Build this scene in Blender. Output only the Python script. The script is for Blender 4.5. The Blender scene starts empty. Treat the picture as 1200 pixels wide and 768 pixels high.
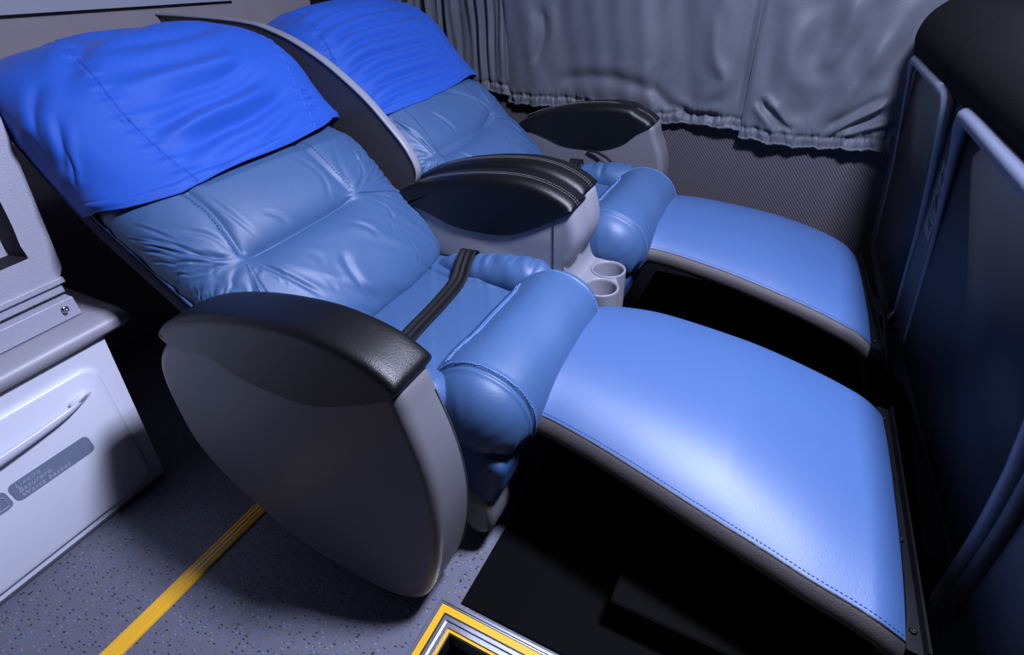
import bpy, math, random
import numpy as np

# ------------------------------------------------------------------ camera, light, exposure
scn = bpy.context.scene
COL = scn.collection
cam_d = bpy.data.cameras.new('camera'); cam = bpy.data.objects.new('camera', cam_d); COL.objects.link(cam)
scn.camera = cam
cam_d.sensor_fit = 'HORIZONTAL'; cam_d.sensor_width = 36.0
cam_d.lens = 638.88/1200*36.0; cam_d.clip_start = .02
from mathutils import Matrix, Vector
R_ = Vector((.88871967, .45676675, -.03926178)); U_ = Vector((-.23842204, .53363725, .81141002)); F_ = Vector((-.39157666, .71175517, -.58315718))
M_ = Matrix(((R_.x, U_.x, -F_.x, 0), (R_.y, U_.y, -F_.y, 0), (R_.z, U_.z, -F_.z, 1.15), (0, 0, 0, 1)))
cam.matrix_world = M_

w = bpy.data.worlds.new('world'); scn.world = w; w.use_nodes = True
w.node_tree.nodes['Background'].inputs[0].default_value = (.35, .45, .9, 1)
w.node_tree.nodes['Background'].inputs[1].default_value = .012

def area(name, loc, target, size, power, color, sy=None):
    d = bpy.data.lights.new(name, 'AREA'); d.energy = power; d.color = color; d.size = size
    d.shape = 'RECTANGLE'; d.size_y = sy or size
    o = bpy.data.objects.new(name, d); COL.objects.link(o); o.location = loc
    o.rotation_euler = (Vector(target)-Vector(loc)).to_track_quat('-Z', 'Y').to_euler()
    return o
area('cabin_lamp_or_fill', (.28, .90, 2.068), (.12, .87, .3), .20, 108, (.69, .74, 1.0), .28)
area('cabin_lamp_or_fill', (-.60, 1.15, 2.068), (-.85, .75, .3), .20, 5, (.70, .75, 1.0), .28)  # added weak fill to brighten the cabinet, not a known lamp

vs = scn.view_settings
scn.display_settings.display_device = 'sRGB'
vs.view_transform = 'Standard'; vs.look = 'None'; vs.gamma = 1.0; vs.exposure = 0.0; vs.use_curve_mapping = False

# ------------------------------------------------------------------ materials
MATS = {}
def lin(c):
    return tuple(((v/255)/12.92 if v/255 <= .04045 else ((v/255+.055)/1.055)**2.4) for v in c)
def mat(name, rgb, rough=.5, spec=.5, metal=0., bump=None, vary=None, coat=0., sheen=0., emis=None):
    """bump: (kind, scale, strength) on object coordinates; vary: (scale, amount)"""
    if name in MATS: return MATS[name]
    m = bpy.data.materials.new(name); m.use_nodes = True; nt = m.node_tree; n = nt.nodes; l = nt.links
    b = n['Principled BSDF']; c = lin(rgb)
    b.inputs['Base Color'].default_value = (*c, 1); b.inputs['Roughness'].default_value = rough
    b.inputs['Specular IOR Level'].default_value = spec; b.inputs['Metallic'].default_value = metal
    b.inputs['Coat Weight'].default_value = coat; b.inputs['Sheen Weight'].default_value = sheen
    if emis: b.inputs['Emission Color'].default_value = (*emis[0], 1); b.inputs['Emission Strength'].default_value = emis[1]
    tc = n.new('ShaderNodeTexCoord')
    if vary:
        nz = n.new('ShaderNodeTexNoise'); nz.inputs['Scale'].default_value = vary[0]; nz.inputs['Detail'].default_value = 4
        mx = n.new('ShaderNodeMix'); mx.data_type = 'RGBA'; l.new(tc.outputs['Object'], nz.inputs['Vector'])
        l.new(nz.outputs['Fac'], mx.inputs['Factor'])
        mx.inputs['A'].default_value = (*[v*(1-vary[1]) for v in c], 1); mx.inputs['B'].default_value = (*[min(1, v*(1+vary[1])) for v in c], 1)
        l.new(mx.outputs['Result'], b.inputs['Base Color'])
    if bump:
        kind, sc, st = bump
        bp = n.new('ShaderNodeBump'); bp.inputs['Strength'].default_value = st; bp.inputs['Distance'].default_value = .001
        if kind == 'leather':
            t = n.new('ShaderNodeTexVoronoi'); t.inputs['Scale'].default_value = sc; o = t.outputs['Distance']
            t2 = n.new('ShaderNodeTexNoise'); t2.inputs['Scale'].default_value = sc*.25; t2.inputs['Detail'].default_value = 3
            l.new(tc.outputs['Object'], t2.inputs['Vector'])
            ad = n.new('ShaderNodeMath'); ad.operation = 'ADD'; l.new(o, ad.inputs[0]); l.new(t2.outputs['Fac'], ad.inputs[1]); o = ad.outputs[0]
        else:
            t = n.new('ShaderNodeTexNoise'); t.inputs['Scale'].default_value = sc; t.inputs['Detail'].default_value = 3; o = t.outputs['Fac']
        l.new(tc.outputs['Object'], t.inputs['Vector'])
        l.new(o, bp.inputs['Height']); l.new(bp.outputs['Normal'], b.inputs['Normal'])
    MATS[name] = m; return m

LEATHER = mat('blue_leather', (58, 86, 126), .46, .45, bump=('leather', 620, .22), vary=(5, .07))
LEATHER_SMOOTH = mat('blue_leather_legrest', (60, 88, 134), .44, .5, bump=('leather', 800, .16), vary=(4, .05))
NAVY = mat('navy_vinyl', (12, 22, 50), .7, .2, bump=('leather', 500, .3))
SKIRTM = mat('blue_skirt_leather', (38, 66, 108), .5, .4, bump=('leather', 620, .3))
BROWN = mat('brown_grey_vinyl', (62, 57, 58), .5, .4, bump=('leather', 600, .5))
BLACKL = mat('black_leather', (5, 5, 6), .42, .42, bump=('leather', 620, .3))
GREYP = mat('grey_moulded_plastic', (100, 100, 106), .42, .45, bump=('noise', 900, .15))
CONSP = mat('console_grey_plastic', (126, 126, 136), .40, .45, bump=('noise', 900, .15))
CLOTH = mat('royal_blue_cloth', (34, 80, 174), .6, .22, bump=('noise', 1400, .25), sheen=.06)
THREADB = mat('pale_blue_thread', (120, 160, 225), .7, .2)
THREADG = mat('grey_thread', (120, 112, 118), .7, .2)
THREADN = mat('navy_thread', (25, 50, 95), .7, .2)
SHELL = mat('charcoal_shell', (76, 72, 74), .55, .35, bump=('noise', 800, .3))
RIM = mat('pale_grey_rubber_rim', (128, 130, 142), .35, .5)
WHITEP = mat('white_cabinet_plastic', (216, 219, 234), .38, .5, bump=('noise', 300, .05))
COUNTERM = mat('grey_counter_plastic', (150, 148, 160), .4, .5, bump=('noise', 900, .2))
TEXGREY = mat('textured_pale_grey_plastic', (168, 168, 185), .45, .5, bump=('leather', 380, .6))
DARKREC = mat('dark_recess_plastic', (30, 29, 33), .6, .3)
ALU = mat('brushed_aluminium', (185, 188, 200), .3, .5, metal=.9, bump=('noise', 500, .1))
BLACKM = mat('black_painted_steel', (16, 17, 22), .5, .4, bump=('noise', 600, .2))
CHROME = mat('chrome', (200, 200, 205), .15, .5, metal=1.)
DULLBLACK = mat('dull_black', (5, 5, 6), .9, .1)
BELT = mat('black_webbing', (10, 10, 14), .65, .3, bump=('noise', 1500, .5))
STICK = mat('grey_blue_sticker', (118, 128, 152), .4, .5)
PRINT = mat('sticker_print', (176, 182, 205), .5, .3)
PANELM = mat('front_panel_plastic', (46, 50, 60), .5, .4, bump=('leather', 450, .25))
POCKETM = mat('blue_black_pocket_lining', (14, 19, 26), .6, .3, bump=('noise', 500, .2))
CAPM = mat('black_padded_vinyl', (8, 7, 9), .85, .1, bump=('leather', 450, .4))
RIMF = mat('pocket_rim_plastic', (96, 102, 120), .42, .5)
STICK2 = mat('worn_instruction_sticker', (92, 96, 106), .4, .5, vary=(60, .35))
STICK2P = mat('worn_sticker_print', (24, 26, 34), .5, .4)
YELLOW = mat('yellow_strip_rubber', (232, 176, 40), .28, .5, bump=('noise', 400, .2))
LAMPM = mat('lamp_diffuser', (230, 230, 240), .5, .3, emis=((.66, .72, 1.0), 1.2))
CEILM = mat('ceiling_trim', (60, 60, 66), .7, .3, bump=('noise', 300, .2))
WALLP = mat('taupe_wall_fabric', (140, 134, 140), .85, .2, bump=('noise', 700, .8), vary=(14, .09))
RAILM = mat('blue_grey_rail', (150, 154, 170), .45, .4)

def curtain_mat():
    m = mat('grey_curtain_cloth', (78, 81, 90), .55, .35, sheen=.2)
    nt = m.node_tree; n = nt.nodes; l = nt.links; b = n['Principled BSDF']
    tc = n.new('ShaderNodeTexCoord'); mp = n.new('ShaderNodeMapping'); mp.inputs['Scale'].default_value = (90, 90, 900)
    nz = n.new('ShaderNodeTexNoise'); nz.inputs['Scale'].default_value = 1; nz.inputs['Detail'].default_value = 2
    l.new(tc.outputs['Object'], mp.inputs['Vector']); l.new(mp.outputs['Vector'], nz.inputs['Vector'])
    bp = n.new('ShaderNodeBump'); bp.inputs['Strength'].default_value = .5; bp.inputs['Distance'].default_value = .001
    l.new(nz.outputs['Fac'], bp.inputs['Height']); l.new(bp.outputs['Normal'], b.inputs['Normal'])
    mx = n.new('ShaderNodeMix'); mx.data_type = 'RGBA'; c = lin((78, 81, 90))
    mx.inputs['A'].default_value = (*[v*.8 for v in c], 1); mx.inputs['B'].default_value = (*[v*1.2 for v in c], 1)
    l.new(nz.outputs['Fac'], mx.inputs['Factor']); l.new(mx.outputs['Result'], b.inputs['Base Color'])
    return m
CURT = curtain_mat()

def weave_mat():
    m = mat('diagonal_weave_wall_fabric', (78, 76, 86), .8, .25)
    nt = m.node_tree; n = nt.nodes; l = nt.links; b = n['Principled BSDF']
    tc = n.new('ShaderNodeTexCoord'); mp = n.new('ShaderNodeMapping'); mp.inputs['Rotation'].default_value = (0, math.radians(38), 0)
    wv = n.new('ShaderNodeTexWave'); wv.inputs['Scale'].default_value = 38; wv.inputs['Distortion'].default_value = .3; wv.bands_direction = 'X'
    l.new(tc.outputs['Object'], mp.inputs['Vector']); l.new(mp.outputs['Vector'], wv.inputs['Vector'])
    mx = n.new('ShaderNodeMix'); mx.data_type = 'RGBA'; c = lin((74, 71, 78))
    mx.inputs['A'].default_value = (*[v*.55 for v in c], 1); mx.inputs['B'].default_value = (*[v*1.35 for v in c], 1)
    l.new(wv.outputs['Fac'], mx.inputs['Factor']); l.new(mx.outputs['Result'], b.inputs['Base Color'])
    bp = n.new('ShaderNodeBump'); bp.inputs['Strength'].default_value = .6; bp.inputs['Distance'].default_value = .001
    l.new(wv.outputs['Fac'], bp.inputs['Height']); l.new(bp.outputs['Normal'], b.inputs['Normal'])
    return m
WEAVE = weave_mat()

def floor_covering():
    m = mat('speckled_vinyl_floor', (98, 98, 110), .5, .4)
    nt = m.node_tree; n = nt.nodes; l = nt.links; b = n['Principled BSDF']
    tc = n.new('ShaderNodeTexCoord'); prev = None; base = lin((98, 98, 110))
    for sc, thr, colr, seed in ((62, .20, (.012, .012, .02), 0.), (95, .18, (.02, .02, .03), 7.3), (75, .19, (.07, .14, .40), 3.1), (60, .14, (.25, .25, .30), 5.7)):
        mp = n.new('ShaderNodeMapping'); mp.inputs['Location'].default_value = (seed, seed*.7, 0); mp.inputs['Rotation'].default_value = (0, 0, seed)
        mp.inputs['Scale'].default_value = (1, 2.2, 1)
        v = n.new('ShaderNodeTexVoronoi'); v.inputs['Scale'].default_value = sc; v.voronoi_dimensions = '2D'
        l.new(tc.outputs['Object'], mp.inputs['Vector']); l.new(mp.outputs['Vector'], v.inputs['Vector'])
        lt = n.new('ShaderNodeMath'); lt.operation = 'LESS_THAN'; lt.inputs[1].default_value = thr; l.new(v.outputs['Distance'], lt.inputs[0])
        # only some of the cells carry a chip
        sp = n.new('ShaderNodeSeparateColor'); l.new(v.outputs['Color'], sp.inputs['Color'])
        g2 = n.new('ShaderNodeMath'); g2.operation = 'GREATER_THAN'; g2.inputs[1].default_value = .80; l.new(sp.outputs[0], g2.inputs[0])
        ml = n.new('ShaderNodeMath'); ml.operation = 'MULTIPLY'; l.new(lt.outputs[0], ml.inputs[0]); l.new(g2.outputs[0], ml.inputs[1])
        mx = n.new('ShaderNodeMix'); mx.data_type = 'RGBA'; l.new(ml.outputs[0], mx.inputs['Factor'])
        if prev: l.new(prev, mx.inputs['A'])
        else: mx.inputs['A'].default_value = (*base, 1)
        mx.inputs['B'].default_value = (*colr, 1); prev = mx.outputs['Result']
    l.new(prev, b.inputs['Base Color'])
    nz = n.new('ShaderNodeTexNoise'); nz.inputs['Scale'].default_value = 250; l.new(tc.outputs['Object'], nz.inputs['Vector'])
    bp = n.new('ShaderNodeBump'); bp.inputs['Strength'].default_value = .3; bp.inputs['Distance'].default_value = .001
    l.new(nz.outputs['Fac'], bp.inputs['Height']); l.new(bp.outputs['Normal'], b.inputs['Normal'])
    return m
FLOORM = floor_covering()

# ------------------------------------------------------------------ geometry helpers (numpy)
def cr(pts, n, closed=False):
    """Catmull-Rom through pts, resampled evenly to n points."""
    P = np.array(pts, float)
    if closed: Q = np.vstack([P[-1], P, P[0], P[1]]); segs = len(P)
    else: Q = np.vstack([2*P[0]-P[1], P, 2*P[-1]-P[-2]]); segs = len(P)-1
    out = []
    t = np.linspace(0, 1, 24, endpoint=False)[:, None]
    for i in range(segs):
        p0, p1, p2, p3 = Q[i:i+4]
        out.append(.5*((2*p1)+(-p0+p2)*t+(2*p0-5*p1+4*p2-p3)*t*t+(-p0+3*p1-3*p2+p3)*t**3))
    out = np.vstack(out + ([P[:1]] if closed else [P[-1:]]))
    d = np.r_[0, np.cumsum(np.linalg.norm(np.diff(out, axis=0), axis=1))]
    s = np.linspace(0, d[-1], n+1)[:-1] if closed else np.linspace(0, d[-1], n)
    return np.stack([np.interp(s, d, out[:, k]) for k in range(P.shape[1])], 1)

def arclen(C): return np.r_[0, np.cumsum(np.linalg.norm(np.diff(C, axis=0), axis=1))]

def noise1(x, seed, octs=3):
    rs = np.random.RandomState(seed); v = 0; a = 1
    for o in range(octs):
        f = rs.uniform(.8, 1.2)*2**o; v = v + a*np.sin(x*f+rs.uniform(0, 6.28)); a *= .55
    return v

def seg_dist(A, B, p, q):
    dx, dy = q[0]-p[0], q[1]-p[1]; L = dx*dx+dy*dy+1e-12
    t = ((A-p[0])*dx+(B-p[1])*dy)/L; tc = np.clip(t, 0, 1)
    return np.hypot(A-p[0]-tc*dx, B-p[1]-tc*dy), tc

def crease(A, B, pts, w, depth, ridge=.5, fade=.25):
    """groove along a polyline with small ridges beside it; returns displacement"""
    C = cr(pts, max(6, 4*len(pts))); n = len(C)-1
    best = np.full(A.shape, 1e9); tt = np.zeros(A.shape)
    for i in range(n):
        d, t = seg_dist(A, B, C[i], C[i+1]); m = d < best
        best = np.where(m, d, best); tt = np.where(m, (i+t)/n, tt)
    e = np.clip(np.minimum(tt, 1-tt)/max(fade, 1e-6), 0, 1); e = e*e*(3-2*e) if fade > 0 else 1
    if ridge < 0: return -depth*e*np.exp(-(np.sqrt(best**2+(.12*w)**2)-.12*w)/w)
    g = np.exp(-(best/w)**2); r = np.exp(-((best-2.2*w)/(1.3*w))**2)
    return depth*e*(-g+ridge*r)

def normals(P):
    du = np.gradient(P, axis=0); dv = np.gradient(P, axis=1)
    N = np.cross(du, dv); l = np.linalg.norm(N, axis=2, keepdims=True)
    return N/np.maximum(l, 1e-9)

def superell(a, p):
    c, s = np.cos(a), np.sin(a)
    return np.sign(c)*np.abs(c)**(2/p), np.sign(s)*np.abs(s)**(2/p)

# ------------------------------------------------------------------ seat back surface
# profile of the crest (x, z), bottom to top and over the head roll
BACK = [(-.835,.385),(-.825,.43),(-.865,.50),(-.95,.59),(-1.05,.685),(-1.14,.765),(-1.205,.84),(-1.275,.925),(-1.37,.98),(-1.48,.985),(-1.58,.945),(-1.64,.87)]
def back_surface(seat, v, a, lift=0., side=0.):
    """v: arc length (m) along the profile, a: angle 0..pi near->far extended with straight sides by |extra|*side"""
    C = cr(BACK, 240); L = arclen(C)
    x = np.interp(v, L, C[:, 0]); z = np.interp(v, L, C[:, 1])
    T = np.gradient(C, axis=0); T /= np.linalg.norm(T, axis=1)[:, None]
    # smoothed normals
    nx = np.interp(v, L, T[:, 1]); nz = np.interp(v, L, -T[:, 0])
    l = np.hypot(nx, nz); nx /= l; nz /= l
    aa = np.clip(a, 0, np.pi)
    c, s = superell(aa, 3.0)
    ext = np.where(a < 0, -a, np.where(a > np.pi, a-np.pi, 0))
    vn = v/L[-1]
    W = seat['bw'] + lift*.7 + .012*np.sin(np.clip(vn*3.1, 0, 3.14)) - .03*np.clip((vn-.55)/.45, 0, 1)**2
    H = .10 - .02*np.clip((vn-.6)/.4, 0, 1)
    y = seat['yc'] + seat['bdy'](vn) - c*W
    h = H*s - H + lift - ext*side
    q = -c                       # -1 near, 1 far
    sh = seat['shear'](vn, q)
    return np.stack([x+nx*h+sh[0], y, z+nz*h+sh[1]], -1)
BACKLEN = arclen(cr(BACK, 240))[-1]

SEAT1 = dict(yc=.862, bw=.315, bdy=lambda vn: 0*vn,
  shear=lambda vn, q: ((q-1)*.5*.045*np.clip(vn*2,0,1), (1-q)*.5*.0))
SEAT2 = dict(yc=1.63, bw=.300, bdy=lambda vn: 0*vn,
  shear=lambda vn, q: ((q-1)*.5*.045*np.clip(vn*2,0,1)-.045*vn, (1-q)*.5*.0-.02*vn))

# ------------------------------------------------------------------ mesh builders
def link(name, V, F, m, parent=None, smooth=True, loc=None):
    me = bpy.data.meshes.new(name); me.from_pydata([tuple(map(float, v)) for v in V], [], [tuple(int(i) for i in f) for f in F])
    me.validate(); me.materials.append(m)
    if smooth: me.polygons.foreach_set('use_smooth', [True]*len(me.polygons))
    o = bpy.data.objects.new(name, me); COL.objects.link(o)
    if parent is not None:
        o.parent = parent
        o.location = -Vector(parent_world(parent))
    if len(me.polygons):
        import bmesh
        bm = bmesh.new(); bm.from_mesh(me); bmesh.ops.recalc_face_normals(bm, faces=bm.faces); bm.to_mesh(me); bm.free()
    if name in ('stitching', 'printed_pictograms', 'pictogram'): o['kind'] = 'stuff'
    me.update(); return o
def parent_world(p):
    v = Vector((0, 0, 0))
    while p is not None: v += Vector(p.location); p = p.parent
    return v
def thing(name, label, cat, loc=(0, 0, 0), group=None):
    o = bpy.data.objects.new(name, None); COL.objects.link(o); o.location = loc; o.empty_display_size = .05
    o['label'] = label; o['category'] = cat
    if group: o['group'] = group
    return o
def tag(o, label, cat=None, group=None):
    o['label'] = label
    if cat: o['category'] = cat
    if group: o['group'] = group
    return o
def struct(o): o['kind'] = 'structure'; return o

def gridfaces(n, m, wrap=False, off=0, flip=False):
    F = []; mm = m if wrap else m-1
    for i in range(n-1):
        for j in range(mm):
            a, b = i*m+j, i*m+(j+1) % m; q = (a+off, b+off, b+m+off, a+m+off)
            F.append(q[::-1] if flip else q)
    return F
def grid_obj(name, P, m, parent=None, wrap=False, flip=False, caps=False):
    n, k = P.shape[:2]; F = gridfaces(n, k, wrap, 0, flip)
    if caps: F += [tuple(range(k))[::(1 if flip else -1)], tuple(range((n-1)*k, n*k))[::(-1 if flip else 1)]]
    return link(name, P.reshape(-1, 3), F, m, parent)

class MB:
    def __init__(s): s.V = []; s.F = []
    def add(s, V, F):
        o = len(s.V); s.V += [tuple(v) for v in V]; s.F += [tuple(i+o for i in f) for f in F]; return s
    def box(s, a, b, bev=0.):
        (x0, y0, z0), (x1, y1, z1) = a, b
        if bev <= 0:
            V = [(x, y, z) for z in (z0, z1) for y in (y0, y1) for x in (x0, x1)]
            return s.add(V, [(0, 2, 3, 1), (4, 5, 7, 6), (0, 1, 5, 4), (2, 6, 7, 3), (0, 4, 6, 2), (1, 3, 7, 5)])
        c = [(x0+x1)/2, (y0+y1)/2, (z0+z1)/2]; h = [(x1-x0)/2, (y1-y0)/2, (z1-z0)/2]
        V = []; idx = {}
        for ax in range(3):
            for sx in (-1, 1):
                for sy in (-1, 1):
                    for sz in (-1, 1):
                        sg = (sx, sy, sz); v = [c[k]+sg[k]*(h[k]-(bev if k != ax else 0)) for k in range(3)]
                        idx[(ax, sg)] = len(V); V.append(v)
        F = []
        for ax in range(3):
            o1, o2 = [k for k in range(3) if k != ax]
            for sg in (-1, 1):
                q = []
                for a1, a2 in ((-1, -1), (1, -1), (1, 1), (-1, 1)):
                    t = [0, 0, 0]; t[ax] = sg; t[o1] = a1; t[o2] = a2; q.append(idx[(ax, tuple(t))])
                F.append(q)
        for ax in range(3):
            o1, o2 = [k for k in range(3) if k != ax]
            for a1 in (-1, 1):
                for a2 in (-1, 1):
                    p = [0, 0, 0]; q = [0, 0, 0]; p[ax] = -1; q[ax] = 1
                    p[o1] = q[o1] = a1; p[o2] = q[o2] = a2; p, q = tuple(p), tuple(q)
                    F.append([idx[(o1, p)], idx[(o1, q)], idx[(o2, q)], idx[(o2, p)]])
        for sx in (-1, 1):
            for sy in (-1, 1):
                for sz in (-1, 1): F.append([idx[(k, (sx, sy, sz))] for k in range(3)])
        return s.add(V, F)
    def tube(s, pts, r, seg=8, closed=False, caps=True):
        P = np.array(pts, float); n = len(P); rr = np.broadcast_to(r, (n,))
        T = (np.roll(P, -1, 0)-np.roll(P, 1, 0)) if closed else np.gradient(P, axis=0)
        T /= np.linalg.norm(T, axis=1)[:, None]+1e-12
        ref = np.array([0, 0, 1.]) if abs(T[0][2]) < .9 else np.array([1., 0, 0])
        V = []; Nn = np.cross(T[0], ref); Nn /= np.linalg.norm(Nn)
        for i in range(n):
            Nn = Nn-T[i]*np.dot(Nn, T[i]); Nn /= np.linalg.norm(Nn); B = np.cross(T[i], Nn)
            for k in range(seg):
                a = 2*math.pi*k/seg; V.append(P[i]+rr[i]*(math.cos(a)*Nn+math.sin(a)*B))
        F = []
        for i in range(n if closed else n-1):
            j = (i+1) % n
            for k in range(seg): F.append((i*seg+k, i*seg+(k+1) % seg, j*seg+(k+1) % seg, j*seg+k))
        if caps and not closed: F += [tuple(range(seg)), tuple(range((n-1)*seg, n*seg))]
        return s.add(V, F)
    def dashes(s, C, Nrm, length, gap, r, lift=.0006):
        """stitches: small 4-sided capsules laid along curve C"""
        L = arclen(C); pos = np.arange(gap, L[-1]-length, length+gap)
        for p in pos:
            q = [np.array([np.interp(p+length*k, L, C[:, a]) for a in range(3)]) for k in (0, .5, 1)]
            nn = np.array([np.interp(p, L, Nrm[:, a]) for a in range(3)]) if Nrm.ndim == 2 else Nrm
            q = [q[0]+nn*(lift-.0006), q[1]+nn*lift*1.5, q[2]+nn*(lift-.0006)]
            s.tube(q, r, 4, caps=False)
        return s
    def build(s, name, m, parent=None, smooth=False): return link(name, s.V, s.F, m, parent, smooth)

def slab(name, outline, y0f, y1f, r, m, parent=None, n=120, k=6, round_pts=None):
    """thick plate: closed XZ outline extruded along y with rounded rims. y0f/y1f: float or function of (x,z)"""
    C = cr(outline, n, True)
    T = np.roll(C, -1, 0)-np.roll(C, 1, 0); T /= np.linalg.norm(T, axis=1)[:, None]
    area2 = np.sum(C[:, 0]*np.roll(C[:, 1], -1)-np.roll(C[:, 0], -1)*C[:, 1])
    Nr = np.stack([T[:, 1], -T[:, 0]], 1)*(1 if area2 > 0 else -1)
    f0 = y0f if callable(y0f) else (lambda x, z: x*0+y0f); f1 = y1f if callable(y1f) else (lambda x, z: x*0+y1f)
    rings = []
    for j in range(k+1):
        a = math.pi/2*j/k; ins = r*(1-math.sin(a)); dy = r*(1-math.cos(a)); q = C-Nr*ins
        rings.append(np.stack([q[:, 0], f0(q[:, 0], q[:, 1])+dy, q[:, 1]], 1))
    for j in range(k, -1, -1):
        a = math.pi/2*j/k; ins = r*(1-math.sin(a)); dy = r*(1-math.cos(a)); q = C-Nr*ins
        rings.append(np.stack([q[:, 0], f1(q[:, 0], q[:, 1])-dy, q[:, 1]], 1))
    P = np.stack(rings); o = grid_obj(name, P, m, parent, wrap=True, flip=area2 > 0, caps=True)
    # flat shaded end caps
    for pl in o.data.polygons:
        if len(pl.vertices) > 4: pl.use_smooth = False
    return o

def poly_slab(name, poly, x0, x1, m, parent=None, fx=None):
    """plate whose outline is in (y,z), thickness along x; fx(y,z) shifts x"""
    fx = fx or (lambda y, z: 0); n = len(poly)
    V = [(x0+fx(y, z), y, z) for y, z in poly]+[(x1+fx(y, z), y, z) for y, z in poly]
    F = [tuple(range(n))[::-1], tuple(range(n, 2*n))]+[(i, (i+1) % n, n+(i+1) % n, n+i) for i in range(n)]
    return link(name, V, F, m, parent, False)

def rrect(y0, y1, z0, z1, r, k=6):
    P = []
    for cy, cz, a0 in ((y1-r, z1-r, 0), (y0+r, z1-r, 90), (y0+r, z0+r, 180), (y1-r, z0+r, 270)):
        for i in range(k+1):
            a = math.radians(a0+90*i/k); P.append((cy+r*math.cos(a), cz+r*math.sin(a)))
    return P

# ------------------------------------------------------------------ the setting
YW = 2.13      # window wall
def build_setting():
    X0, X1, Y0, Y1 = -2.0, 1.3, -.80, YW
    hx0, hx1, hy0, hy1 = -.425, .55, -.55, .425     # stair opening
    mb = MB()
    for a, b in (((X0, Y0, -.03), (hx0, Y1, 0)), ((hx1, Y0, -.03), (X1, Y1, 0)), ((hx0, hy1, -.03), (hx1, Y1, 0)), ((hx0, Y0, -.03), (hx1, hy0, 0))): mb.box(a, b)
    struct(mb.build('floor', FLOORM))
    wb = struct(MB().box((X0-.04, Y0, -.1), (X0, YW+.04, 2.15)).build('wall_back', WALLP))
    # rail along the rear wall, slightly inclined, with the lighter field above it
    V = [(X0, -.8, 1.107), (X0, 1.60, .998), (X0, 1.60, 1.15), (X0, -.8, 1.26), (X0+.022, -.8, 1.107), (X0+.022, 1.60, .998), (X0+.022, 1.60, 1.15), (X0+.022, -.8, 1.26)]
    r = link('wall_rail', V, [(0, 1, 2, 3), (4, 5, 6, 7), (0, 1, 5, 4), (1, 2, 6, 5), (2, 3, 7, 6), (3, 0, 4, 7)], RAILM, wb, False)
    MB().box((X0, 1.995, .6), (X0+.03, 2.085, 1.9)).build('corner_post', BLACKM, wb)
    ww = struct(MB().box((X0, YW, -.1), (X1, YW+.04, 2.15)).build('wall_window', WEAVE))
    struct(MB().box((X0-.04, Y0, 2.1), (X1, YW+.04, 2.15)).build('ceiling', CEILM))
    struct(MB().box((X0, Y0-.04, -.1), (X1, Y0, 2.15)).build('wall_aisle', mat('dark_aisle_wall', (24, 24, 28), .8, .2)))
    # stairwell: step edge nosing, inner wells, first step
    st = struct(MB().box((hx0, hy0, -.45), (hx1, hy1, -.42)).box((hx0-.015, hy0, -.45), (hx0, hy1, -.03)).box((hx0, hy1, -.45), (hx1, hy1+.015, -.03)).build('trim_1', BLACKM))
    MB().box((hx0, hy0, -.24), (hx0+.10, hy1-.002, -.215), .004).build('step', FLOORM, st)
    # nosing runs: profile strips mitred at the corner (-.425-.., .425+..)
    def run(o, i, z0, z1, name, m):
        # L-shaped strip between offsets o and i measured outward from the opening edge
        a, b = hx0-o, hx0-i; c, d = hy1+o, hy1+i
        V = []
        for z in (z0, z1): V += [(a, hy0, z), (b, hy0, z), (b, d, z), (a, c, z), (hx1, d, z), (hx1, c, z)]
        F = [(6, 7, 8, 9), (9, 8, 10, 11), (0, 3, 2, 1), (3, 5, 4, 2), (0, 6, 9, 3), (1, 2, 8, 7), (3, 9, 11, 5), (2, 4, 10, 8), (0, 1, 7, 6), (4, 5, 11, 10)]
        return link(name, V, F, m, st, False)
    run(.030, .026, 0, .0035, 'nosing_rib', ALU); run(.024, .0215, 0, .003, 'nosing_rib', ALU)
    run(.020, .006, 0, .003, 'yellow_inlay', YELLOW)
    run(.005, .0015, 0, .0055, 'nosing_rib', BLACKM)
    run(.0012, -.006, -.004, .006, 'nosing_rib', ALU); run(-.0065, -.016, -.012, .001, 'nosing_rib', ALU)
    run(-.0165, -.022, -.016, -.004, 'yellow_inlay', YELLOW)
    run(-.022, -.024, -.05, -.008, 'nosing_lip', BLACKM)
    # floor strip
    fs = thing('floor_strip', 'yellow ribbed rubber strip running across the speckled floor to the near armrest', 'floor strip', (-1.0, .06, 0))
    yy = np.linspace(-.45, 1.0, 2)
    prof = [(-.021, 0), (-.020, .004), (-.013, .0055), (-.0125, .0045), (-.0075, .0045), (-.007, .006), (-.002, .006), (-.0015, .0045), (.0035, .0045), (.004, .006), (.009, .006), (.0095, .0045), (.0135, .0045), (.014, .0055), (.020, .004), (.021, 0)]
    P = np.array([[(-.995+x, y, z) for x, z in prof] for y in yy])
    o = grid_obj('strip_profile', P, YELLOW, fs)
    for pl in o.data.polygons: pl.use_smooth = False
    # ceiling lamp over the leg rests, then a housing for the added fill light
    for x, y, lb in ((.28, .98, 'flush rectangular ceiling lamp above the leg rests'), (-.60, 1.15, 'added fill light in a flush rectangular housing above the seat backs')):
        t = thing('ceiling_lamp_or_fill', lb, 'lamp', (x, y, 2.1))
        MB().box((x-.16, y-.2, 2.085), (x+.16, y+.2, 2.1), .005).build('housing', RAILM, t)
        MB().box((x-.11, y-.15, 2.076), (x+.11, y+.15, 2.086), .003).build('diffuser', LAMPM, t)
    fm = thing('floor_covering', 'near-black sheet with a low step on the floor under the leg rests beside the stairwell', 'mat', (0, .8, 0))  # near-black sheet and low step added over the floor here
    MB().box((-.41, .462, .0), (.40, 2.0, .006), .002).build('black_sheet', DULLBLACK, fm)
    MB().box((-.12, .56, .006), (.33, 1.9, .09), .004).build('black_step', DULLBLACK, fm)

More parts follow.
